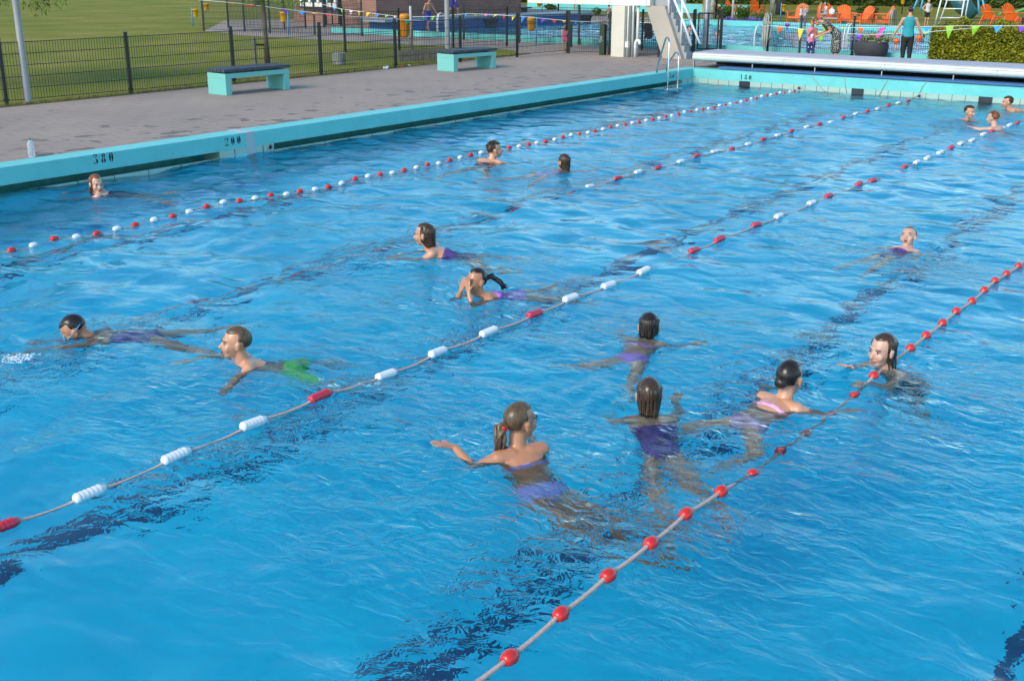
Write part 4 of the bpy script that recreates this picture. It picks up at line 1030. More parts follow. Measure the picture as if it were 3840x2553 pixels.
# hanging cords at the far wall
for k, pts in enumerate(([(3040,287),(3062,305),(3085,335),(3110,355)], [(3168,293),(3170,320),(3176,350)], [(3328,302),(3312,330),(3297,360)], [(3475,310),(3460,325),(3448,352)])):
    t = empty('tie_cord', onfar(*pts[0]), ('thin grey cord hanging over the far rim, left one of four', 'thin grey cord hanging straight down the far rim, second of four from left', 'thin grey cord slanting left down the far rim, third of four', 'thin grey cord slanting down to the lane rope hook right of the turquoise stretch')[k], 'cord')
    o0 = Vector(t.location); q = [onfar(u, v)-o0+Vector((0,-.012,0)) for u, v in pts]; q = [q[0]+Vector((0,.25,.01))]+q
    MB().tube(q, .008, 6).build('cord', M['ropeg'], t)
P = onleft(1012, 551); t = empty('rope_hook', (0.002, P.y, ZB*.5+.02), 'round steel rope hook plate in the tiles of the left pool wall', 'hook plate')
MB().box(0,.008,-.08,.08,-.075,.055).build('plate', M['tile'], t)
MB().lathe([(.06,0),(.06,.008),(.045,.008),(.04,.002),(.001,.002)], 16, (.009,0,-.01), 0, Matrix.Rotation(PI/2,3,'Y')).build('ring', M['galv'], t); MB().ball((.014,0,-.01),(.006,.032,.032)).build('socket', M['dark'], t)

# rough grass and bare earth where the lawn meets the paving
rng = random.Random(8); g = MB(); n = 0
while n < 9000:
    y = rng.uniform(-24, 1.6); x = -6.42-abs(rng.gauss(0,.16))-.12*mnoise.noise(Vector((0,y*.8,0)))
    h_ = rng.uniform(.02,.085); a = rng.random()*PI; w_ = rng.uniform(.004,.009); dx = math.cos(a)*w_; dy = math.sin(a)*w_
    g.add([(x-dx,y-dy,DECK-.01), (x+dx,y+dy,DECK-.01), (x+rng.gauss(0,.03),y+rng.gauss(0,.03),DECK+h_)], [(0,1,2)]); n += 1
M['tuft'] = leaf_mat('rough_grass', (.10,.13,.02), (.17,.17,.04), (.25,.2,.08))
tag(g.build('grass_edge', M['tuft']), 'rough grass growing along the foot of the long fence', 'grass', kind='stuff')
g = MB(); pts = []; y = -30.
while y < 2.2: pts.append((-6.34-.0, y)); y += .15
g_v = [(x, y, DECK-.003) for x, y in pts]+[(x-.20-.14*mnoise.noise(Vector((3.,y*1.1,0)))-.05*mnoise.noise(Vector((9.,y*5,0))), y, DECK-.003) for x, y in pts]
k = len(pts); g.add(g_v, [(i, i+1, k+i+1, k+i) for i in range(k-1)])
tag(g.build('bare_earth', M['soil']), kind='structure')

# drooping sprays of narrow leaflets that reach down into the top of the view
def sprays(tree_o, targets, Y, seed, L=.13):
    rng = random.Random(seed); o0 = Vector(tree_o.location); g = MB(); gb = MB()
    for u, v in targets:
        e = onplane(u, v, Y+rng.uniform(-.3,.3)); b = e+Vector((rng.uniform(-.25,.1), rng.uniform(-.2,.2), rng.uniform(.45,.8)))
        n = 9; pts = [b+(e-b)*(k/n)+Vector((.05*math.sin(k*.5),0,.07*math.sin(PI*k/n))) for k in range(n+1)]
        gb.tube([p-o0 for p in pts], [.010-.0008*k for k in range(n+1)], 5)
        for k in range(2, n+1):
            for s_ in (-1, 1):
                for w in range(2):
                    d = (fl(s_, rng.uniform(-.4,.4))*.8+Vector((0,0,-rng.uniform(.3,1.1)))+(e-b).normalized()*.5).normalized(); p = pts[k]-o0+(e-b)*w*.05
                    q = d.cross(Vector((rng.gauss(0,.4),-1,rng.gauss(0,.4)))).normalized(); l = L*rng.uniform(.6,1.15)
                    g.add([p, p+d*l*.5+q*l*.15, p+d*l, p+d*l*.5-q*l*.15], [(0,1,2,3)])
    g.build('leaf_sprays', M['leafG'], tree_o); gb.build('twigs', M['bark'], tree_o)
trees = [o for o in bpy.data.objects if o.get('category') == 'tree']
tA = [o for o in trees if 'drooping' in o['label']][0]; tB = [o for o in trees if 'tied to a stake' in o['label']][0]
sprays(tA, [(168,42),(140,46),(183,30),(118,30),(95,20),(150,18),(28,10),(8,4),(60,6),(178,8),(222,14),(245,6),(205,4)], tA.location.y, 31)
sprays(tB, [(1122,30),(1104,34),(1086,20),(1066,14),(1140,12),(1045,8),(958,14),(935,8),(918,4),(985,6),(1020,4),(1112,8),(1095,4)], tB.location.y-.3, 32, .11)

# ================================================================== people
def skin_mat(name, col):
    m = bpy.data.materials.new(name); m.use_nodes = True; t = NT(m)
    n = t.noise(t.coord(), 7, 4, .6); c = t.ramp(n, [(.3, tuple(q*.88 for q in col)), (.7, (min(1,col[0]*1.08), col[1]*1.1, col[2]*1.12))])
    t.ln(c, t.b.inputs['Base Color']); t.b.inputs['Roughness'].default_value = .42; t.b.inputs['Coat Weight'].default_value = .35; t.b.inputs['Coat Roughness'].default_value = .18; t.b.inputs['Subsurface Weight'].default_value = .12
    t.b.inputs['Subsurface Radius'].default_value = (.02,.008,.004); t.b.inputs['Subsurface Scale'].default_value = .3
    return m
def hair_mat(name, c1, c2, rough=.32):
    m = bpy.data.materials.new(name); m.use_nodes = True; t = NT(m)
    n = t.noise(t.coord((60,60,9)), 1, 4, .7); b_ = t.noise(t.coord(), 9, 3)
    c = t.ramp(n, [(.3, c1), (.7, c2)]); c = t.mix(1, c, t.ramp(b_, [(.3,(.7,.7,.7)), (.7,(1.25,1.2,1.15))]), 'MULTIPLY')
    t.ln(c, t.b.inputs['Base Color']); t.b.inputs['Roughness'].default_value = rough; t.ln(t.bump(n, .5, .003), t.b.inputs['Normal'])
    return m
M['skin'] = skin_mat('skin', (.60,.285,.165)); M['skinTan'] = skin_mat('tanned_skin', (.50,.215,.11)); M['skinPale'] = skin_mat('pale_skin', (.64,.35,.25))
M['hBrown'] = hair_mat('brown_hair', (.024,.013,.007), (.085,.045,.024), .24); M['hDark'] = hair_mat('dark_hair', (.008,.005,.004), (.035,.02,.012), .25)
M['hRed'] = hair_mat('reddish_hair', (.12,.035,.010), (.30,.10,.03)); M['hBlond'] = hair_mat('blond_hair', (.20,.12,.06), (.46,.33,.19), .45); M['hWet'] = hair_mat('wet_blond_hair', (.055,.03,.015), (.17,.10,.05), .3)
M['eye'] = mat('eye_white', (.62,.58,.54), .3); M['iris'] = mat('eye_dark', (.03,.02,.015), .2); M['lip'] = mat('lips', (.42,.11,.085), .4)
def cloth(name, col, **k): M[name] = mat(name, col, .75, **k); return M[name]
cloth('navy_suit', (.012,.015,.05)); cloth('lavender_suit', (.38,.33,.78)); cloth('purple_suit', (.52,.20,.72)); cloth('green_shorts', (.10,.75,.05))
cloth('pink_bikini', (.97,.34,.52), var=.5, scale=14); cloth('violet_suit', (.11,.055,.24), var=.8, scale=10); cloth('royal_shorts', (.02,.03,.33), var=.3); cloth('lime_shorts', (.35,.5,.03))
cloth('teal_top', (.02,.28,.33)); cloth('black_cloth', (.012,.012,.015)); cloth('white_top', (.55,.56,.57), var=.25, scale=18); cloth('pink_top', (.75,.18,.36), var=.3, scale=20)
cloth('grey_top', (.34,.35,.37)); cloth('jeans', (.10,.13,.19)); cloth('orange_towel', (.72,.10,.04)); cloth('pink_suit', (.62,.10,.24))

def mk_pattern(name, c1, c2, scale, thr):
    m = mat(name, c1, .8); t = NT(m); vo = t.new("ShaderNodeTexVoronoi"); t.ln(t.coord(), vo.inputs[0]); vo.inputs['Scale'].default_value = scale
    t.ln(t.ramp(vo.outputs['Distance'], [(thr, c2), (thr+.05, c1)]), t.b.inputs['Base Color']); M[name] = m
mk_pattern('dotted_trousers', (.02,.03,.12), (.7,.7,.75), 17, .22); mk_pattern('patterned_dress', (.035,.038,.038), (.36,.34,.30), 26, .40); mk_pattern('patterned_shorts', (.04,.04,.05), (.5,.5,.5), 16, .38)

def cap(g, a, b, ra, rb, n=12):
    """tapered limb with round ends"""
    a = Vector(a); b = Vector(b); d = b-a; L = max(d.length, 1e-4); d.normalize(); pts = []; rr = []
    for k in (-.98,-.8,-.5): pts.append(a+d*ra*k); rr.append(ra*math.sqrt(1-k*k))
    for f in (0,.5,1): pts.append(a+(b-a)*f); rr.append(ra+(rb-ra)*f)
    for k in (.5,.8,.98): pts.append(b+d*rb*k); rr.append(rb*math.sqrt(1-k*k))
    g.tube(pts, rr, n)
def slab(g, secs, side):
    """torso: secs = (centre, half width, half depth); side = left-right direction"""
    secs = [(Vector(c), w_, d) for c, w_, d in secs]
    c0, w0, d0 = secs[0]; c1, w1, d1 = secs[-1]; ax = (secs[1][0]-c0).normalized(); bx = (c1-secs[-2][0]).normalized()
    S = [(c0-ax*d0*.9, w0*.45, d0*.35), (c0-ax*d0*.6, w0*.8, d0*.75)]+secs+[(c1+bx*d1*.5, w1*.8, d1*.75), (c1+bx*d1*.85, w1*.4, d1*.35)]
    n = 18; vs = []; fs = []
    for i, (c, w_, d) in enumerate(S):
        t = (S[min(i+1,len(S)-1)][0]-S[max(i-1,0)][0]).normalized(); x = (side-t*side.dot(t)).normalized(); y = t.cross(x)
        for j in range(n): a = 2*PI*j/n; vs.append(c+x*w_*math.cos(a)+y*d*math.sin(a))
    for i in range(len(S)-1):
        for j in range(n): j2 = (j+1) % n; fs.append((i*n+j, i*n+j2, (i+1)*n+j2, (i+1)*n+j))
    fs.append(tuple(reversed(range(n)))); k = len(S)-1; fs.append(tuple(k*n+j for j in range(n)))
    g.add(vs, fs, 0, True)
def fuse(g, name, m, parent, voxel, smooth=3, loc=None):
    """one continuous skin over everything in g"""
    o = g.build('tmp', m); bm = bmesh.new(); bm.from_mesh(o.data); bmesh.ops.recalc_face_normals(bm, faces=bm.faces); bm.to_mesh(o.data); bm.free()
    md = o.modifiers.new('r', 'REMESH'); md.mode = 'VOXEL'; md.voxel_size = voxel; md.use_smooth_shade = True
    ms = o.modifiers.new('s', 'SMOOTH'); ms.factor = .5; ms.iterations = smooth
    dg = bpy.context.evaluated_depsgraph_get(); me = bpy.data.meshes.new_from_object(o.evaluated_get(dg)); old = o.data
    bpy.data.objects.remove(o); bpy.data.meshes.remove(old)
    me.name = name
    for p in me.polygons: p.use_smooth = True
    o = bpy.data.objects.new(name, me); COL.objects.link(o); o.parent = parent
    if not me.materials: me.materials.append(m)
    if loc is not None: o.location = loc
    return o
def hand(g, w_, d, nrm, thumb, s=1., curl=.3, detail=True):
    """palm and five fingers from wrist w_, pointing d, back of the hand nrm, thumb towards side thumb"""
    w_ = Vector(w_); d = Vector(d).normalized(); nrm = Vector(nrm); nrm = (nrm-d*nrm.dot(d)).normalized(); x = d.cross(nrm)
    if x.dot(Vector(thumb)) < 0: x = -x
    for k in (-1,0,1): cap(g, w_+x*k*.014*s, w_+d*.072*s+x*k*.024*s, .015*s, .013*s, 8)
    if not detail: cap(g, w_+d*.07*s, w_+d*.13*s-nrm*.02*s, .022*s, .012*s, 8); cap(g, w_+x*.02*s+d*.02*s, w_+x*.06*s+d*.07*s, .011*s, .009*s, 8); return
    for k, (off, L) in enumerate(((.030,.068),(.010,.076),(-.011,.070),(-.031,.055))):
        b = w_+d*.078*s+x*off*s*1.05; e = d+x*(off*4.5)
        m1 = b+e.normalized()*L*.5*s-nrm*curl*.12*L*s; m2 = b+e.normalized()*L*.95*s-nrm*curl*.75*L*s
        cap(g, b, m1, .0095*s, .0085*s, 7); cap(g, m1, m2, .0085*s, .007*s, 7)
    b = w_+d*.020*s+x*.022*s; m1 = b+(d*.6+x*.8)*.042*s; m2 = m1+(d*.85+x*.5)*.03*s
    cap(g, b, m1, .012*s, .010*s, 7); cap(g, m1, m2, .010*s, .008*s, 7)

def head_frame(yaw_dir, pitch=0, roll=0):
    f = Vector(yaw_dir).normalized(); u = Vector((0,0,1)); r_ = f.cross(u).normalized()
    f2 = f*math.cos(pitch)+u*math.sin(pitch); u2 = u*math.cos(pitch)-f*math.sin(pitch)
    r3 = r_*math.cos(roll)+u2*math.sin(roll); u3 = u2*math.cos(roll)-r_*math.sin(roll)
    return r3, f2, u3
def add_head(g, H, fr, s, neck):
    r_, f, u = fr
    def P(x, y, z): return H+(r_*x+f*y+u*z)*s
    RM = Matrix((r_, f, u)).transposed()
    def E(c, rad): g.ball(P(*c), tuple(q*s for q in rad), 0, 18, 12, RM)
    E((0,-.014,.030), (.074,.094,.086)); E((0,.024,-.020), (.060,.066,.082)); E((0,.046,-.082), (.034,.034,.026)); E((0,.02,-.062), (.050,.055,.042))
    for k in (-1,1):
        E((k*.034,.056,-.030), (.026,.026,.030)); E((k*.024,.078,.022), (.022,.012,.008)); E((k*.075,-.006,-.012), (.010,.019,.030)); E((k*.079,-.010,.004), (.008,.016,.016))
    cap(g, P(0,.082,.006), P(0,.106,-.030), .009*s, .0125*s, 8); E((0,.090,-.036), (.018,.013,.010)); E((0,.082,-.058), (.023,.011,.008)); E((0,.078,-.068), (.018,.011,.008))
    cap(g, P(0,-.022,-.05), neck, .050*s, .054*s, 14)
    return P, RM
def add_face(root, o0, P, RM, s, mouth='shut', closed=False):
    e = MB()
    for k in (-1,1):
        c = P(k*.031,.0735,.001)-o0
        e = MB()
        if not closed: e.ball(c, (.0125*s,.0085*s,.0065*s), 0, 12, 8, RM); e.ball(P(k*.031,.0795,.001)-o0, (.0062*s,.005*s,.0062*s), 1, 10, 8, RM)
        e.tube([P(k*(.031+q*.017),.083-.5*q*q*.012,.008-.004*q*q)-o0 for q in (-1,-.5,0,.5,1)], .0018*s, 5, 1)
        e.build('eye', [M['eye'], M['iris']], root)
    for k in (-1,1):
        b = MB(); b.tube([P(k*(.034+q*.020),.0895-.010*(q+.3)**2,.024-.006*q*q)-o0 for q in (-1,-.5,0,.5,1)], [.0015*s,.003*s,.0032*s,.0028*s,.001*s], 6)
        b.build('eyebrow', M['hBrown'], root)
    op = .010 if mouth == 'open' else .0
    for z, r_ in ((-.058+op*.4,.0036), (-.0665-op,.0045)):
        l = MB(); l.tube([P(q*.021,.0945-.012*q*q,z-.002*abs(q)+(.0 if z > -.06 else .004*q*q))-o0 for q in (-1,-.6,-.2,.2,.6,1)], [.0015*s,r_*s,r_*s,r_*s,r_*s,.0015*s], 6)
        l.build('lip', M['lip'], root)
    if mouth == 'open': MB().ball(P(0,.089,-.063)-o0, (.014*s,.006*s,.009*s), 0, 12, 8, RM).build('mouth', M['iris'], root)
    if mouth == 'smile': MB().ball(P(0,.0915,-.061)-o0, (.015*s,.005*s,.003*s), 0, 12, 8, RM).build('teeth', M['eye'], root)

def add_hair(root, o0, H, fr, s, m, style, seed=1, ends=None, thick=1.0, hairline=.56):
    """a cap that dives under the skin at the hairline, plus locks"""
    r_, f, u = fr; rng = random.Random(seed)
    def P(x, y, z): return H+(r_*x+f*y+u*z)*s-o0
    g = MB(); n, k = 40, 26; vs = []; fs = []
    for i in range(k+1):
        t = PI*i/k
        for j in range(n):
            a = 2*PI*j/n; d = Vector((math.sin(t)*math.cos(a), math.sin(t)*math.sin(a), math.cos(t)))
            low = -.62 if style not in ('short','slick') else -.50
            fc = min(d.y-.06-.30*abs(d.x)*0, hairline+.10*abs(d.x)-d.z)              # face side
            side = min(d.y+.30, -.02-d.z)                                            # bare patch round the ears
            nape = low-d.z
            fz = max(fc, side, nape); q = max(0., min(1., .5-fz/.12)); q = q*q*(3-2*q)
            kk = .90+.165*q+.004*math.sin(a*23+3*math.sin(t*3))*q
            vs.append(P(d.x*.0745*kk, -.014+d.y*.094*kk, .030+d.z*.086*kk))
    for i in range(k):
        for j in range(n): j2 = (j+1) % n; fs.append((i*n+j, (i+1)*n+j, (i+1)*n+j2, i*n+j2))
    g.add(vs, fs, 0, True)
    def lock(pts, r0, r1): g.tube(pts, [r0*s+(r1-r0)*s*q/(len(pts)-1) for q in range(len(pts))], 7)
    if style == 'long':           # wet hair hanging down the back to 'ends'
        e0 = Vector(ends)-o0; RM = Matrix((r_, f, u)).transposed(); c1 = P(0,-.040,-.015)
        for q in range(9):
            w = q/8; cc = c1+(e0-c1)*w; g.ball(cc, ((.066-.030*w)*s, (.052-.034*w)*s, .05*s), 0, 18, 10, RM)
        for q in range(60):
            a = R(rng.uniform(150, 390)); x0 = math.cos(a)*.066; y0 = -.014+math.sin(a)*.086
            if y0 > .03: continue
            e = Vector(ends)-o0+r_*rng.gauss(0,.030)*s*thick+f*rng.gauss(0,.014)*s+u*rng.gauss(0,.02)*s
            p0 = P(x0*.75,y0*.75,.088); p1 = P(x0*1.09,y0*1.07,.02); p2 = P(x0*1.06,y0*1.06-.004,-.05); p3 = (p2+e)/2+u*.01*s
            lock([p0, (p0+p1)/2+(r_*x0+f*y0)*.22*s, p1, p2, p3, e], .0075, .0035)
    if style == 'tail':           # pulled back, tail to 'ends' (list of points)
        for q in range(10):
            pts = [Vector(e)-o0+Vector((rng.gauss(0,.008), rng.gauss(0,.008), rng.gauss(0,.006)))*s*(1+i*.5) for i, e in enumerate(ends)]
            lock(pts, .017, .005)
    if style == 'bun':
        c = Vector(ends)-o0
        for q in range(14):
            ax = Vector((rng.gauss(0,1), rng.gauss(0,1), rng.gauss(0,1))).normalized(); b1_ = ax.orthogonal().normalized(); b2_ = ax.cross(b1_)
            g.tube([c+(b1_*math.cos(w*PI/5)+b2_*math.sin(w*PI/5))*.030*s*thick for w in range(11)], .012*s, 6)
    if style == 'short' or style == 'updo':
        for q in range(60 if style == 'short' else 90):
            a = rng.uniform(0, 2*PI); t = rng.uniform(.1, 1.25); d = Vector((math.sin(t)*math.cos(a), math.sin(t)*math.sin(a), math.cos(t)))
            if d.y > .1 and d.z < .62: continue
            k1 = 1.05; p = [P(d.x*.0745*k1, -.014+d.y*.094*k1, .03+d.z*.086*k1)]
            tl = .016 if style == 'short' else .032
            for w in range(1,4): d2 = (d+Vector((.12*math.sin(q), -.1, -.25))*w*.5).normalized(); k1 = 1.09+tl*3*math.sin(w); p.append(P(d2.x*.0745*k1, -.014+d2.y*.094*k1, .03+d2.z*.086*k1))
            lock(p, .008, .002)
    return g.build('hair', m, root)

PXS = 1.6284
def swimmer(name_label, hpx, vw, heading, face, body_pitch, size=1., hs=1., skin='skin', hair=('short','hBrown'), suit=None, mouth='shut', hp=0, hr=0, larm=None, rarm=None,
            legs='frog', closed=False, faced=True, hair_len=None, drop=0, tail=None, group=None, detail=True, suitparts='one', voxel=.0075, hz=None, chest=0, hairline=.56):
    """hpx: head centre in the photo, vw: row of the water line below it. heading/face: degrees, 0 = picture right, 90 = away.
    local frame: f ahead, r right, u up; limbs relative to the neck base"""
    hs = hs*1.10; W_ = G(hpx[0], vw, 0); s_ = pxm(W_); hz = hz if hz is not None else (vw-hpx[1])/s_/math.cos(PITCH)*.97-.018
    fd = fl(math.cos(R(heading)), math.sin(R(heading))); rd = fl(math.cos(R(heading-90)), math.sin(R(heading-90))); U = Vector((0,0,1))
    ff = fl(math.cos(R(face)), math.sin(R(face))); fr = head_frame(ff, R(hp), R(hr))
    H = Vector((W_.x, W_.y, hz)); root = empty('person', (W_.x, W_.y, 0), name_label, 'person', group); o0 = Vector(root.location)
    neck = H-fr[2]*.135*hs-ff*.035*hs-fd*.01; N = neck
    def L(a): return N+(fd*a[0]+rd*a[1]+U*(a[2]-.055))*size
    bp = R(body_pitch); bd = -fd*math.cos(bp)-U*math.sin(bp)             # from neck towards the hips
    bn = (fd*math.sin(bp)-U*math.cos(bp))                                 # chest side
    if chest: bn = -bn; 
    g = MB()
    P_, RM = add_head(g, H, fr, hs, N+bd*.01)
    sh = .145*size
    sL = N+bd*.055*size-rd*sh; sR = N+bd*.055*size+rd*sh
    T = [(N+bd*.03*size, .080*size, .052*size), (N+bd*.085*size, .152*size, .070*size), (N+bd*.17*size, .150*size, .086*size), (N+bd*.29*size, .128*size, .076*size), (N+bd*.38*size, .136*size, .082*size), (N+bd*.46*size, .150*size, .094*size)]
    T = [(c+bn*.015, a, b) for c, a, b in T]; slab(g, T, rd)
    hip = T[-1][0]; legpts = {}
    for k, nm in ((-1,'L'),(1,'R')):
        h0 = hip+rd*k*.075*size+bd*.02
        if legs == 'frog': kn = h0+bd*.20*size+rd*k*.20*size+bn*.05*size; an = kn+bd*.28*size-rd*k*.02*size-bn*.05
        elif legs == 'straight': kn = h0+bd*.34*size+rd*k*.05*size-U*.02; an = kn+bd*.32*size+rd*k*.05*size+U*.02
        elif legs == 'down': kn = h0+(bd*.4-U*.6+fd*.25).normalized()*.36*size+rd*k*.06; an = kn-U*.30*size-fd*.12+rd*k*.05
        elif legs == 'kick': kn = h0+bd*.30*size+rd*k*.10*size-U*.05; an = kn+bd*.26*size+rd*k*.16*size+U*(.05 if k > 0 else -.02)
        else: kn, an = [L(q) for q in legs[nm]]
        cap(g, h0, kn, .078*size, .052*size); cap(g, kn, an, .050*size, .030*size); ft = (an-kn).normalized()
        cap(g, an, an+ft*.13*size, .030*size, .020*size); legpts[nm] = (h0, kn, an)
    for k, arm, s0, nm in ((-1,larm,sL,'L'), (1,rarm,sR,'R')):
        if arm is None: arm = [(.12,k*.26,-.10), (.30,k*.16,-.14)]
        if arm == 'face':
            w_ = H+(fr[0]*k*.050+fr[1]*.112-fr[2]*.085)*hs; e = w_+(fr[0]*k*.09-fr[1]*.01-fr[2]*.17)*size
            cap(g, s0, e, .046*size, .034*size); cap(g, e, w_, .034*size, .023*size)
            hand(g, w_, fr[2]*.92-fr[0]*k*.32, fr[1], fr[0]*-k*-1.+fr[1]*-.3, size*.95, .15, True); cap(g, N+bd*.06*size+rd*k*.06, s0, .055*size, .050*size); continue
        e, w_ = [L(q) for q in arm[:2]]; hd = Vector((0,0,0))
        cap(g, s0, e, .046*size, .034*size); cap(g, e, w_, .034*size, .023*size)
        dd = (w_-e).normalized(); hdir = dd if len(arm) < 3 or arm[2] is None else (fd*arm[2][0]+rd*arm[2][1]+U*arm[2][2]).normalized()
        nr = U if len(arm) < 4 else (fd*arm[3][0]+rd*arm[3][1]+U*arm[3][2])
        hand(g, w_, hdir, nr, -rd*k+fd*.2, size*.95, .25, detail)
        cap(g, N+bd*.06*size+rd*k*.06, s0, .055*size, .050*size)
    g2 = MB(); g2.v = [tuple(Vector(p)-o0) for p in g.v]; g2.f = g.f; g2.m = g.m; g2.sm = g.sm
    fuse(g2, 'body', M[skin], root, voxel)
    if faced: add_face(root, o0, P_, RM, hs, mouth, closed)
    st, hm = hair
    ends = None
    if st == 'long': q = hair_len or .26; ends = H-fr[1]*.085*hs-U*(.13+q*.38)*hs+bd*.03
    if st == 'bun': ends = H-fr[1]*.115*hs+fr[2]*(.0)*hs
    if st == 'tail':
        b0 = H-fr[1]*.10*hs+fr[2]*.015*hs; tl = tail or [(0,-.05,.0),(0,-.07,-.08),(0,-.07,-.16)]
        ends = [b0-fr[1]*(-.02)]+[b0+(fr[0]*a+fr[1]*b_+fr[2]*c)*hs for a, b_, c in tl]
        bt_ = b0+(fr[0]*tl[0][0]+fr[1]*tl[0][1]*.8+fr[2]*tl[0][2])*hs; MB().tube([bt_-o0+(fr[0]*math.cos(w*PI/4)*.024+fr[2]*math.sin(w*PI/4)*.012-fr[1]*math.sin(w*PI/4)*.018)*hs for w in range(9)], .011*hs, 8).build('hair_tie', M['red' if 'red' in name_label else 'black'], root)
    add_hair(root, o0, H, fr, hs, M[hm], st, len(name_label), ends, 1.0, hairline)
    if suit:
        g = MB()
        def T2(i, e): c, a, b = T[i]; return (c-o0, a+e, b+e)
        if suitparts == 'one': slab(g, [T2(2,.006), T2(3,.006), T2(4,.007), T2(5,.008)], rd)
        if suitparts in ('one','bikini'):
            for k in (-1,1): cap(g, T[2][0]-o0+rd*k*.09*size, N+bd*.03*size-o0+rd*k*.075*size-bn*.035*size, .016, .014, 8)
        if suitparts == 'bikini': slab(g, [(T[2][0]-o0-bd*.006, T[2][1]+.004, T[2][2]+.004), (T[2][0]-o0+bd*.006, T[2][1]+.004, T[2][2]+.004)], rd)
        if suitparts in ('bikini','bottom','shorts'): slab(g, [T2(4,.008), T2(5,.010)], rd)
        if suitparts == 'shorts':
            for nm in 'LR': h0, kn, an = legpts[nm]; cap(g, h0-o0, h0+(kn-h0)*.75-o0, .088*size, .074*size)
        fuse(g, 'swimsuit' if suitparts != 'shorts' else 'swim_shorts', M[suit], root, .010, 2)
    return root, H, fr, N, L
def S(x, y): return (x*PXS, y*PXS)

# A: redheaded girl by the left wall
swimmer('person with long wet red hair swimming beside the turquoise left wall, looking over the shoulder', S(224,421), 446*PXS, 185, -48, 14, 1.08, 1.0, 'skinPale', ('long','hRed'), 'navy_suit', larm=[(.16,-.2,-.06),(.36,-.12,-.07)], rarm=[(.16,.26,-.05),(.36,.2,-.04)], legs='kick', hair_len=.2, hp=-6)
# B: woman with pinned-up hair
swimmer('person with pinned-up streaky brown hair and navy swimsuit next to the red and white rope', S(1139,344), 372*PXS, 62, 18, 26, 1.18, 1.06, 'skin', ('updo','hBrown'), 'navy_suit', rarm=[(.13,.26,-.04),(.28,.34,-.08)], larm=[(.05,-.28,-.06),(.2,-.34,-.1)])
# C: girl with long fair-brown hair
swimmer('person with long wet brown hair and lavender swimsuit, seen from behind', S(1298,371), 390*PXS, 42, 128, 12, 1.02, .98, 'skin', ('long','hBrown'), 'lavender_suit', larm=[(.1,-.24,-.03),(.05,-.4,-.06)], rarm=[(.2,.2,-.02),(.38,.22,-.04)], hair_len=.24, legs='kick')
# D: girl swimming left with long brown hair
swimmer('person with long wet brown hair and purple swimsuit swimming to the left mid-pool', S(978,537), 582*PXS, 176, 166, 24, 1.08, 1.0, 'skin', ('long','hBrown'), 'violet_suit', larm=[(.10,-.22,-.08),(.3,-.14,-.12)], rarm=[(.14,.22,-.14),(.3,.1,-.2)], hair_len=.30)
# E: girl covering her eyes
r_, H, fr, N, L = swimmer('person covering both eyes with the hands, dark ponytail lying on the water', S(1096,643), 682*PXS, 205, 222, 16, .98, .98, 'skinTan', ('tail','hDark'), 'purple_suit', hp=8,
  larm='face', rarm='face', legs='kick', tail=[(-.02,-.06,.03),(-.04,-.14,-.02),(-.06,-.2,-.08)], mouth='smile')
# F: front crawl / breaststroke with goggles
r_, H, fr, N, L = swimmer('person with dark hair and blue goggles, face down, arm stretched out left', S(172,748), 770*PXS, 184, 196, 6, 1.06, 1.03, 'skinTan', ('slick','hDark'), 'violet_suit', hp=-40, larm=[(.20,-.20,.02),(.42,-.33,.01)], rarm=[(.22,.14,-.10),(.44,.12,-.12)], legs='kick', hz=.035, faced=False)
o0 = Vector(r_.location); g = MB(); pts = []
for k in range(25):
    a = 2*PI*k/24; pts.append(H+(fr[0]*math.cos(a)*.090+fr[1]*(math.sin(a)*.108-.010)+fr[2]*(.004-.018*math.sin(a)))-o0)
g.tube(pts, .0055, 6); g.build('goggles_strap', M['skyblue'], r_)
for k in (-1,1): MB().ball(H+fr[0]*k*.036+fr[1]*.098+fr[2]*.0-o0, (.024,.014,.017), 0, 12, 8, Matrix((fr[0],fr[1],fr[2])).transposed()).build('goggle_lens', M['skyblue'], r_)
# G: boy with green shorts
swimmer('person, a boy blowing air with green swim shorts, right arm stretched out to the left', S(546,783), 838*PXS, 196, 200, 30, .98, 1.02, 'skin', ('slick','hWet'), 'green_shorts', 'open', hp=6, suitparts='shorts', hairline=.5,
  rarm=[(.20,.30,-.02),(.40,.28,-.06),(.9,.1,-.15)], larm=[(.06,-.27,-.06),(.12,-.42,-.08),(.4,-.8,-.1)], legs='frog')
# H: back view, black hair, purple suit
swimmer('person seen from behind with black wet hair and bright purple swimsuit', S(1494,748), 768*PXS, 66, 78, 14, .98, 1.0, 'skin', ('long','hDark'), 'purple_suit', faced=False, larm=[(.02,-.22,-.06),(.18,-.3,-.1)], rarm=[(.02,.24,-.04),(.12,.38,-.03)], hair_len=.10, suitparts='bikini', legs={'L':((-.60,-.30,-.2),(-.62,-.50,-.24)),'R':((-.7,.1,-.25),(-.95,.15,-.3))}, hp=-12)
# I: back view, brown hair
swimmer('person seen from behind with smooth shiny brown hair and dark violet bikini', S(1493,902), 940*PXS, 96, 88, 32, 1.08, 1.03, 'skin', ('long','hBrown'), 'violet_suit', faced=False, larm=[(.04,-.24,-.08),(.18,-.24,-.14)], rarm=[(.12,.24,-.05),(.26,.24,.0),(.6,.3,.4)], hair_len=.16, suitparts='one', legs={'L':((-.78,-.10,-.42),(-1.1,-.12,-.5)),'R':((-.76,.16,-.44),(-1.08,.2,-.5))})
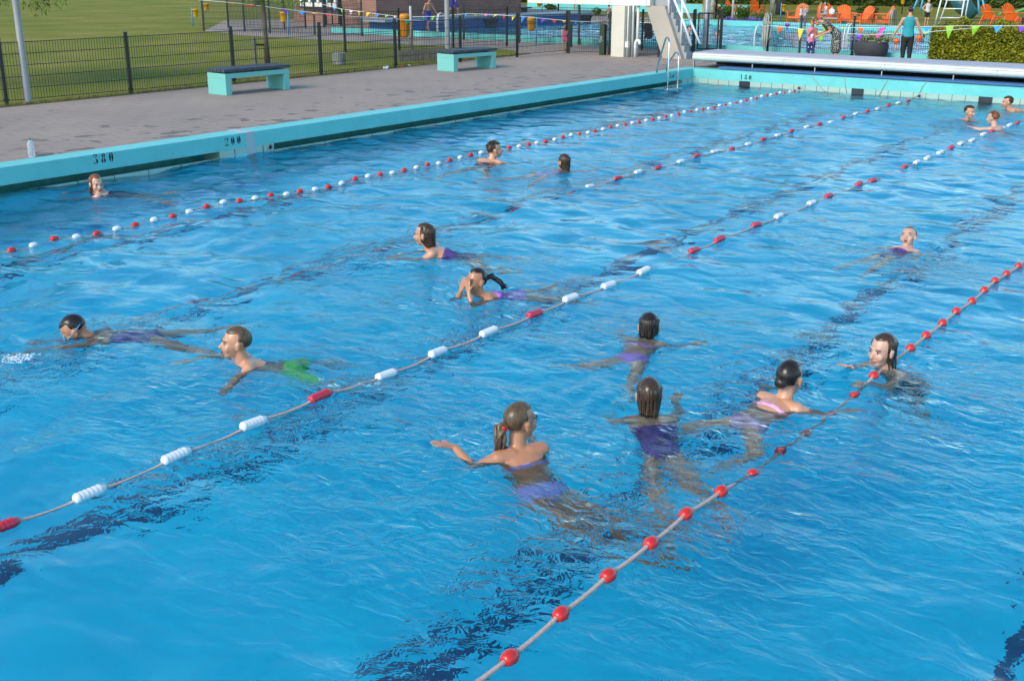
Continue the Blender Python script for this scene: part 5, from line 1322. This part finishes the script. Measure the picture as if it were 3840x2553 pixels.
# J: ponytail with red scrunchie
swimmer('person with fair ponytail held by a red tie, left arm out, seen from behind', S(1199,960), 1040*PXS, 118, 40, 44, 1.08, 1.02, 'skinTan', ('tail','hWet'), 'lavender_suit', faced=True, larm=[(-.02,-.29,-.03),(.16,-.33,.05),(.3,-.9,.3)], rarm=[(.14,.22,-.10),(.30,.26,-.16)], suitparts='bikini', tail=[(0,-.035,-.02),(.0,-.05,-.09),(.0,-.045,-.17),(.0,-.03,-.23)], legs={'L':((-.80,.10,-.50),(-1.0,.38,-.56)),'R':((-.68,.34,-.52),(-.82,.66,-.60))})
# K: dark bun, pink bikini
swimmer('person with dark hair in a low bun and pink flowered bikini, seen from behind', S(1816,862), 916*PXS, 40, 48, 18, 1.06, 1.05, 'skin', ('bun','hDark'), 'pink_bikini', faced=True, rarm=[(.08,.27,-.04),(.24,.34,-.05)], larm=[(.06,-.27,-.05),(.2,-.33,-.1)], suitparts='bikini', legs='frog')
# L: frowning girl at the right rope
swimmer('person with parted brown hair frowning to the left beside the all red lane rope', S(2027,800), 852*PXS, 205, 212, 56, 1.08, 1.04, 'skinPale', ('long','hBrown'), 'navy_suit', hair_len=.20, rarm=[(.10,.19,-.04),(.20,.13,.05),(.7,-.2,.3)], larm=[(.12,-.17,-.12),(.24,-.12,-.03),(.8,0,.1)], legs='down')
# M: child floating on the back
swimmer('person, a child floating backwards with wet slicked hair and open mouth near the right edge', S(2090,543), 566*PXS, 40, 232, 20, .92, .95, 'skinPale', ('slick','hWet'), 'violet_suit', 'open', hp=26, hr=-8, closed=True, chest=1, larm=[(-.12,-.25,-.02),(-.26,-.30,-.05)], rarm=[(-.14,.25,-.02),(-.3,.28,-.04)], legs='straight', hairline=.64)
# N: three boys at the far right
swimmer('person, a smiling boy with cropped brown hair facing the red haired boy', S(2231,257), 277*PXS, 250, -62, 55, .95, 1.0, 'skin', ('short','hBrown'), None, 'smile', larm=[(.12,-.24,-.08),(.30,-.2,-.1)], rarm=[(.02,.28,-.05),(.1,.42,-.07)], hairline=.5)
swimmer('person, a boy with short red hair seen from behind next to the white floats', S(2283,271), 297*PXS, 120, 130, 50, .98, 1.0, 'skinPale', ('short','hRed'), None, faced=False, larm=[(.1,-.28,.0),(.22,-.32,.02),(.5,-.5,.2)])
swimmer('person, a boy with brown hair and lime shorts in profile at the far wall', S(2317,235), 255*PXS, 185, 172, 12, .95, 1.0, 'skin', ('short','hBrown'), 'lime_shorts', suitparts='shorts')
# heads in the second pool
for u, v, vw, fc, hm, lb in ((2584,110,124,-60,'hDark','person with dark wet hair standing in the second pool behind the handrail'), (2692,128,142,180,'hBrown','person in the second pool half hidden by the gate post')):
    W_ = G(u, vw, QW); swz = (vw-v)/pxm(W_)
    t = empty('person', W_, lb, 'person'); H = Vector(W_)+Vector((0,0,swz)); fr = head_frame(fl(math.cos(R(fc)), math.sin(R(fc))))
    g = MB(); P_, RM = add_head(g, Vector(H)-Vector(t.location), fr, 1.0, Vector((0,0,swz-.14))); slab(g, [(Vector((0,0,swz-.17)),.08,.06),(Vector((0,0,swz-.22)),.16,.08),(Vector((0,0,-.3)),.15,.09)], fl(1,0))
    for k in (-1,1): cap(g, fl(k*.16,0)+Vector((0,0,swz-.22)), fl(k*.24,-.05)+Vector((0,0,-.1)), .045,.035)
    fuse(g, 'body', M['skin'], t, .014, 2); add_face(t, Vector(t.location), P_, RM, 1.); add_hair(t, Vector(t.location), H, fr, 1.05, M[hm], 'short', 3)
for u, v, vw, lb in ((3322,160,166,'person swimming low in the second pool beside the planter'), (3456,142,148,'person swimming behind the orange balls in the second pool')):
    W_ = G(u, vw, QW); t = empty('person', W_, lb, 'person'); H = Vector(W_)+Vector((0,0,.06)); fr = head_frame(fl(-1,-.3)); g = MB()
    P_, RM = add_head(g, H-Vector(t.location), fr, .95, Vector((0,0,-.08))); slab(g, [(Vector((0,0,-.09)),.1,.06),(Vector(fl(.2,.1))+Vector((0,0,-.12)),.14,.07),(Vector(fl(.5,.3))+Vector((0,0,-.15)),.12,.07)], fl(0,1))
    fuse(g, 'body', M['skin'], t, .014, 2); add_hair(t, Vector(t.location), H, fr, 1.05, M['hBrown'], 'short', 5)
for u, v, r, lb in ((3362,160,24,'largest orange ball floating in the second pool left of the woman in turquoise'), (3415,150,15,'small orange ball floating right behind the woman in turquoise'), (3446,146,24,'orange ball floating at the left edge of the hedge'), (3323,168,11,'smallest orange ball floating beside the planter')):
    W_ = G(u, v, QW+.02); t = tag(MB().ball((0,0,.04), r/2/pxm(W_), 0, 18, 12).build('ball', M['orange'], None, W_), lb, 'ball', 'orange balls in the second pool')
# splash foam
def foam(u0, v0, u1, v1, n, label, seed):
    rng = random.Random(seed); A_ = G(u0, v0, 0); B_ = G(u1, v1, 0); t = tag(bpy.data.objects.new('splash', bpy.data.meshes.new('splash')), label, 'splash', kind='stuff'); g = MB()
    for k in range(n):
        p = A_+(B_-A_)*rng.random()+Vector((rng.gauss(0,.045), rng.gauss(0,.045), abs(rng.gauss(.006,.012))))
        r0 = rng.uniform(.0015,.005); g.ball(p, (r0*rng.uniform(1,3), r0*rng.uniform(1,3), r0), 0, 6, 4)
    o = g.build('splash', M['foamw']); return tag(o, label, 'splash', kind='stuff')
M['foamw'] = mat('water_foam', (.72,.80,.86), .3)
foam(30, 1352, 118, 1342, 170, 'white splash at the outstretched hand of the goggled swimmer', 1)

# ------------------------------------------------------------------ standing people
def stander(u, v, vtop, facing, label, skin='skin', hair=('short','hBrown'), top=None, bottom=None, full=None, pose=None, h=None, group=None, z=DECK, arms='down', legs='stand', bend=0, bent_side=0, voxel=.012, faced=True, sleeves=False, trousers=1.0):
    P = G(u, v, z); h = h or hgt(P, vtop); k = h/1.7; root = empty('person', P, label, 'person', group); k_ = k
    fd = fl(math.cos(R(facing)), math.sin(R(facing))); rd = fl(math.cos(R(facing-90)), math.sin(R(facing-90))); U = Vector((0,0,1))
    hs = k*1.0 if h > 1.4 else k*(1.0+.35*(1.4-h)); 
    def X(f, r, z_): return (fd*f+rd*r+U*z_)*k
    b = R(bend); hipz = .88
    def TT(d): return X(d*math.sin(b), 0, hipz+d*math.cos(b))           # along the torso from the hips
    tn = X(math.cos(b),0,-math.sin(b)).normalized()
    g = MB(); N = TT(.56)+tn*.02*k; fb = R(bend*.8)
    fdh = fd; fr = head_frame(fdh, -min(R(80), R(bend)*1.45) if bend else 0, 0)
    H = N+fr[2]*.135*hs+fr[1]*.03*hs
    P_, RM = add_head(g, H, fr, hs, N)
    T = [(TT(.0),.155*k,.10*k), (TT(.10),.145*k,.095*k), (TT(.22),.125*k,.085*k), (TT(.36),.15*k,.095*k), (TT(.47),.165*k,.085*k), (TT(.53),.09*k,.06*k)]
    slab(g, T, rd); lp = {}
    for q, nm in ((-1,'L'),(1,'R')):
        h0 = X(0,q*.085,hipz-.02)
        if legs == 'stand': kn = X(.02,q*.09,.47); an = X(-.02,q*.09,.07); to = X(.13,q*.11,.03)
        elif legs == 'stride': kn = X(.18*q,q*.09,.47); an = X(.26*q-.06,q*.09,.07); to = X(.26*q+.09,q*.10,.03)
        elif legs == 'seat': h0 = X(0,q*.085,hipz-.02); kn = X(.40,q*.10,hipz-.02); an = X(.42,q*.10,hipz-.42); to = X(.55,q*.11,hipz-.46)
        elif legs == 'bentk': kn = X(.16,q*.09,.48); an = X(-.05,q*.09,.08); to = X(.08,q*.10,.03)
        cap(g, h0, kn, .085*k, .055*k); cap(g, kn, an, .055*k, .036*k); cap(g, an-U*.02*k, to, .036*k, .026*k); lp[nm] = (h0,kn,an)
    ap = {}
    for q, nm in ((-1,'L'),(1,'R')):
        s0 = TT(.47)+rd*q*.17*k
        a = arms if isinstance(arms, str) else arms[nm]
        if a == 'down': e = s0+X(-.03,q*.05,-.28); w_ = e+X(.06,q*.01,-.24)
        elif a == 'hip': e = s0+X(-.08,q*.17,-.22); w_ = e+X(.14,-q*.13,-.14)
        elif a == 'out': e = s0+X(.02,q*.12,-.26); w_ = e+X(.08,q*.10,-.20)
        elif a == 'face': e = s0+X(.12,-q*.02,-.20); w_ = e+X(.06,-q*.10,.19)
        elif a == 'fwd': e = s0+X(.10,q*.06,-.24); w_ = e+X(.22,-q*.06,.0)
        else: e = s0+X(*a[0]); w_ = e+X(*a[1])
        cap(g, s0, e, .048*k, .037*k); cap(g, e, w_, .037*k, .026*k); hand(g, w_, (w_-e), rd*q, fd, k*.95, .4, False); ap[nm] = (s0,e,w_)
        cap(g, TT(.47)+rd*q*.07*k, s0, .06*k, .055*k)
    fuse(g, 'body', M[skin], root, voxel, 2)
    o0 = Vector((0,0,0))
    if faced: add_face(root, o0, P_, RM, hs)
    st, hm = hair; ends = None
    if st == 'long': ends = N-tn*.10*k-U*.10*k
    if st == 'tail': b0 = H-fr[1]*.10*hs; ends = [b0, b0-fr[1]*.05*hs-fr[2]*.05*hs, b0-fr[1]*.06*hs-fr[2]*.16*hs]
    if st == 'bun': ends = H-fr[1]*.10*hs+fr[2]*.05*hs
    add_hair(root, o0, H, fr, hs*1.02, M[hm], st, int(u) % 97, ends)
    e_ = .014*k
    if top:
        g = MB(); slab(g, [(c, a+e_, d+e_) for c, a, d in T[(0 if top[1] == 'long' else 1):5]], rd)
        for nm in 'LR':
            if sleeves: cap(g, TT(.47)+(ap[nm][0]-TT(.47))*.5, ap[nm][0], .066*k, .062*k); cap(g, ap[nm][0], ap[nm][0]+(ap[nm][1]-ap[nm][0])*sleeves, .062*k, .052*k)
            else: q = -1 if nm == 'L' else 1; cap(g, T[4][0]+rd*q*.08*k+tn*.05*k, TT(.53)+rd*q*.07*k, .022*k, .022*k); cap(g, T[4][0]+rd*q*.08*k-tn*.05*k, TT(.53)+rd*q*.07*k, .022*k, .022*k)
        if top[1] == 'dress': slab(g, [(X(.0,0,.45),.20*k,.15*k), (X(0,0,.62),.19*k,.14*k), (TT(.0),.175*k,.13*k), (TT(.1),.165*k,.115*k)], rd)
        fuse(g, 'dress' if top[1] == 'dress' else 'top', M[top[0]], root, voxel, 2)
    if bottom:
        g = MB(); slab(g, [(T[0][0]-U*.05*k, .165*k, .115*k), (c_ := T[0][0], .165*k, .112*k), (T[1][0], .152*k, .105*k)], rd)
        for nm in 'LR':
            h0, kn, an = lp[nm]; f = bottom[1]
            if f <= 1: cap(g, h0, h0+(kn-h0)*f, .098*k, (.098-.022*f)*k)
            else: cap(g, h0, kn, .098*k, .070*k); cap(g, kn, kn+(an-kn)*(f-1), .070*k, .055*k)
        fuse(g, 'trousers' if bottom[1] > 1.2 else 'shorts', M[bottom[0]], root, voxel, 2)
    return root, X, k
stander(2118,199,97,80,'person, a small fair haired child in a pink swimsuit standing behind the corner fence post','skin',('long','hBlond'),('pink_suit','long'),('pink_suit',.25),arms='down')
r_, X, k = stander(3035,243,76,-95,'person, a girl in pink top and dotted trousers holding her hands to her chin','skinTan',('short','hBlond'),('pink_top','long'),('dotted_trousers',1.6),arms='face')
r_, X, k = stander(3128,246,58,178,'person in a grey patterned dress bending down towards the girl in pink','skin',('short','hRed'),('patterned_dress','dress'),None,arms={'L':((-.16,.03,-.20),(.34,.02,-.15)),'R':((-.14,.03,-.22),(.34,-.02,-.12))},bend=52,h=1.62,sleeves=.35)
cup = empty('cup', Vector(r_.location)+X(.70,.0,.80), 'white paper cup held by the bending person', 'cup'); MB().lathe([(.03,-.05),(.045,.06),(.04,.06),(.028,-.04)],14).build('cup_body', M['whitep'], cup)
stander(3392,258,24,75,'person in a turquoise strap top and black cropped trousers seen from behind the fence','skin',('bun','hBrown'),('teal_top','long'),('black_cloth',1.45),arms='out',h=None)
stander(3472,100,-3,-80,'person in a white sleeveless print top and black shorts, hands on hips, above the hedge','skin',('tail','hBrown'),('white_top','long'),('black_cloth',.6),arms='hip')
stander(3000,102,20,-30,'person, a small fair haired child in a white hooded top standing by an orange chair','skin',('long','hBlond'),('white_top','long'),('jeans',1.8),arms='fwd',sleeves=.9)
stander(3016,105,20,-10,'person, a small child in a grey hooded top eating, right of the child in white','skin',('short','hBlond'),('grey_top','long'),('jeans',1.8),arms='face',sleeves=.9)
r_, X, k = stander(3068,100,7,0,'person wrapped in an orange towel seen from behind, facing the woman in white','skin',('short','hBrown'),None,None,arms='down',faced=False)
g = MB(); rd = fl(0,1); slab(g, [(X(0,0,.35),.20*k,.16*k),(X(0,0,.6),.21*k,.16*k),(X(0,0,.95),.20*k,.15*k),(X(0,0,1.3),.215*k,.14*k),(X(0,0,1.40),.12*k,.10*k)], rd); fuse(g, 'towel_wrap', M['orange_towel'], r_, .014, 2)
stander(3092,100,9,190,'person in a white shirt with long dark hair sitting on the low turquoise bench','skin',('long','hDark'),('white_top','long'),('grey_top',1.5),arms='fwd',sleeves=.4,legs='seat')
hh = 1.45
stander(1567,64,0,-95,'person, a boy in red and blue shorts at the left end of the walkway','skinTan',('short','hBrown'),None,('royal_shorts',.9),h=hh,z=DECK+.15,faced=True)
stander(1606,115,0,-60,'person, a thin boy in royal blue shorts stepping down beside the walkway','skinTan',('short','hDark'),None,('royal_shorts',.9),h=1.35,legs='stride',arms='out',bend=15)
stander(1704,62,0,10,'person, a boy in dark blue shorts walking on the walkway right of the lamp post','skinTan',('short','hDark'),None,('royal_shorts',.9),h=hh,z=DECK+.3,legs='stride')
stander(2160,38,0,90,'person of whom only two bare legs show below the white platform','skinTan',('short','hDark'),None,('royal_shorts',.7),h=1.4,z=DECK+.3)
stander(2282,93,20,100,'person, a bare backed boy in black and white patterned shorts left of the cream column','skinTan',('short','hBrown'),None,('patterned_shorts',.8),arms='fwd')
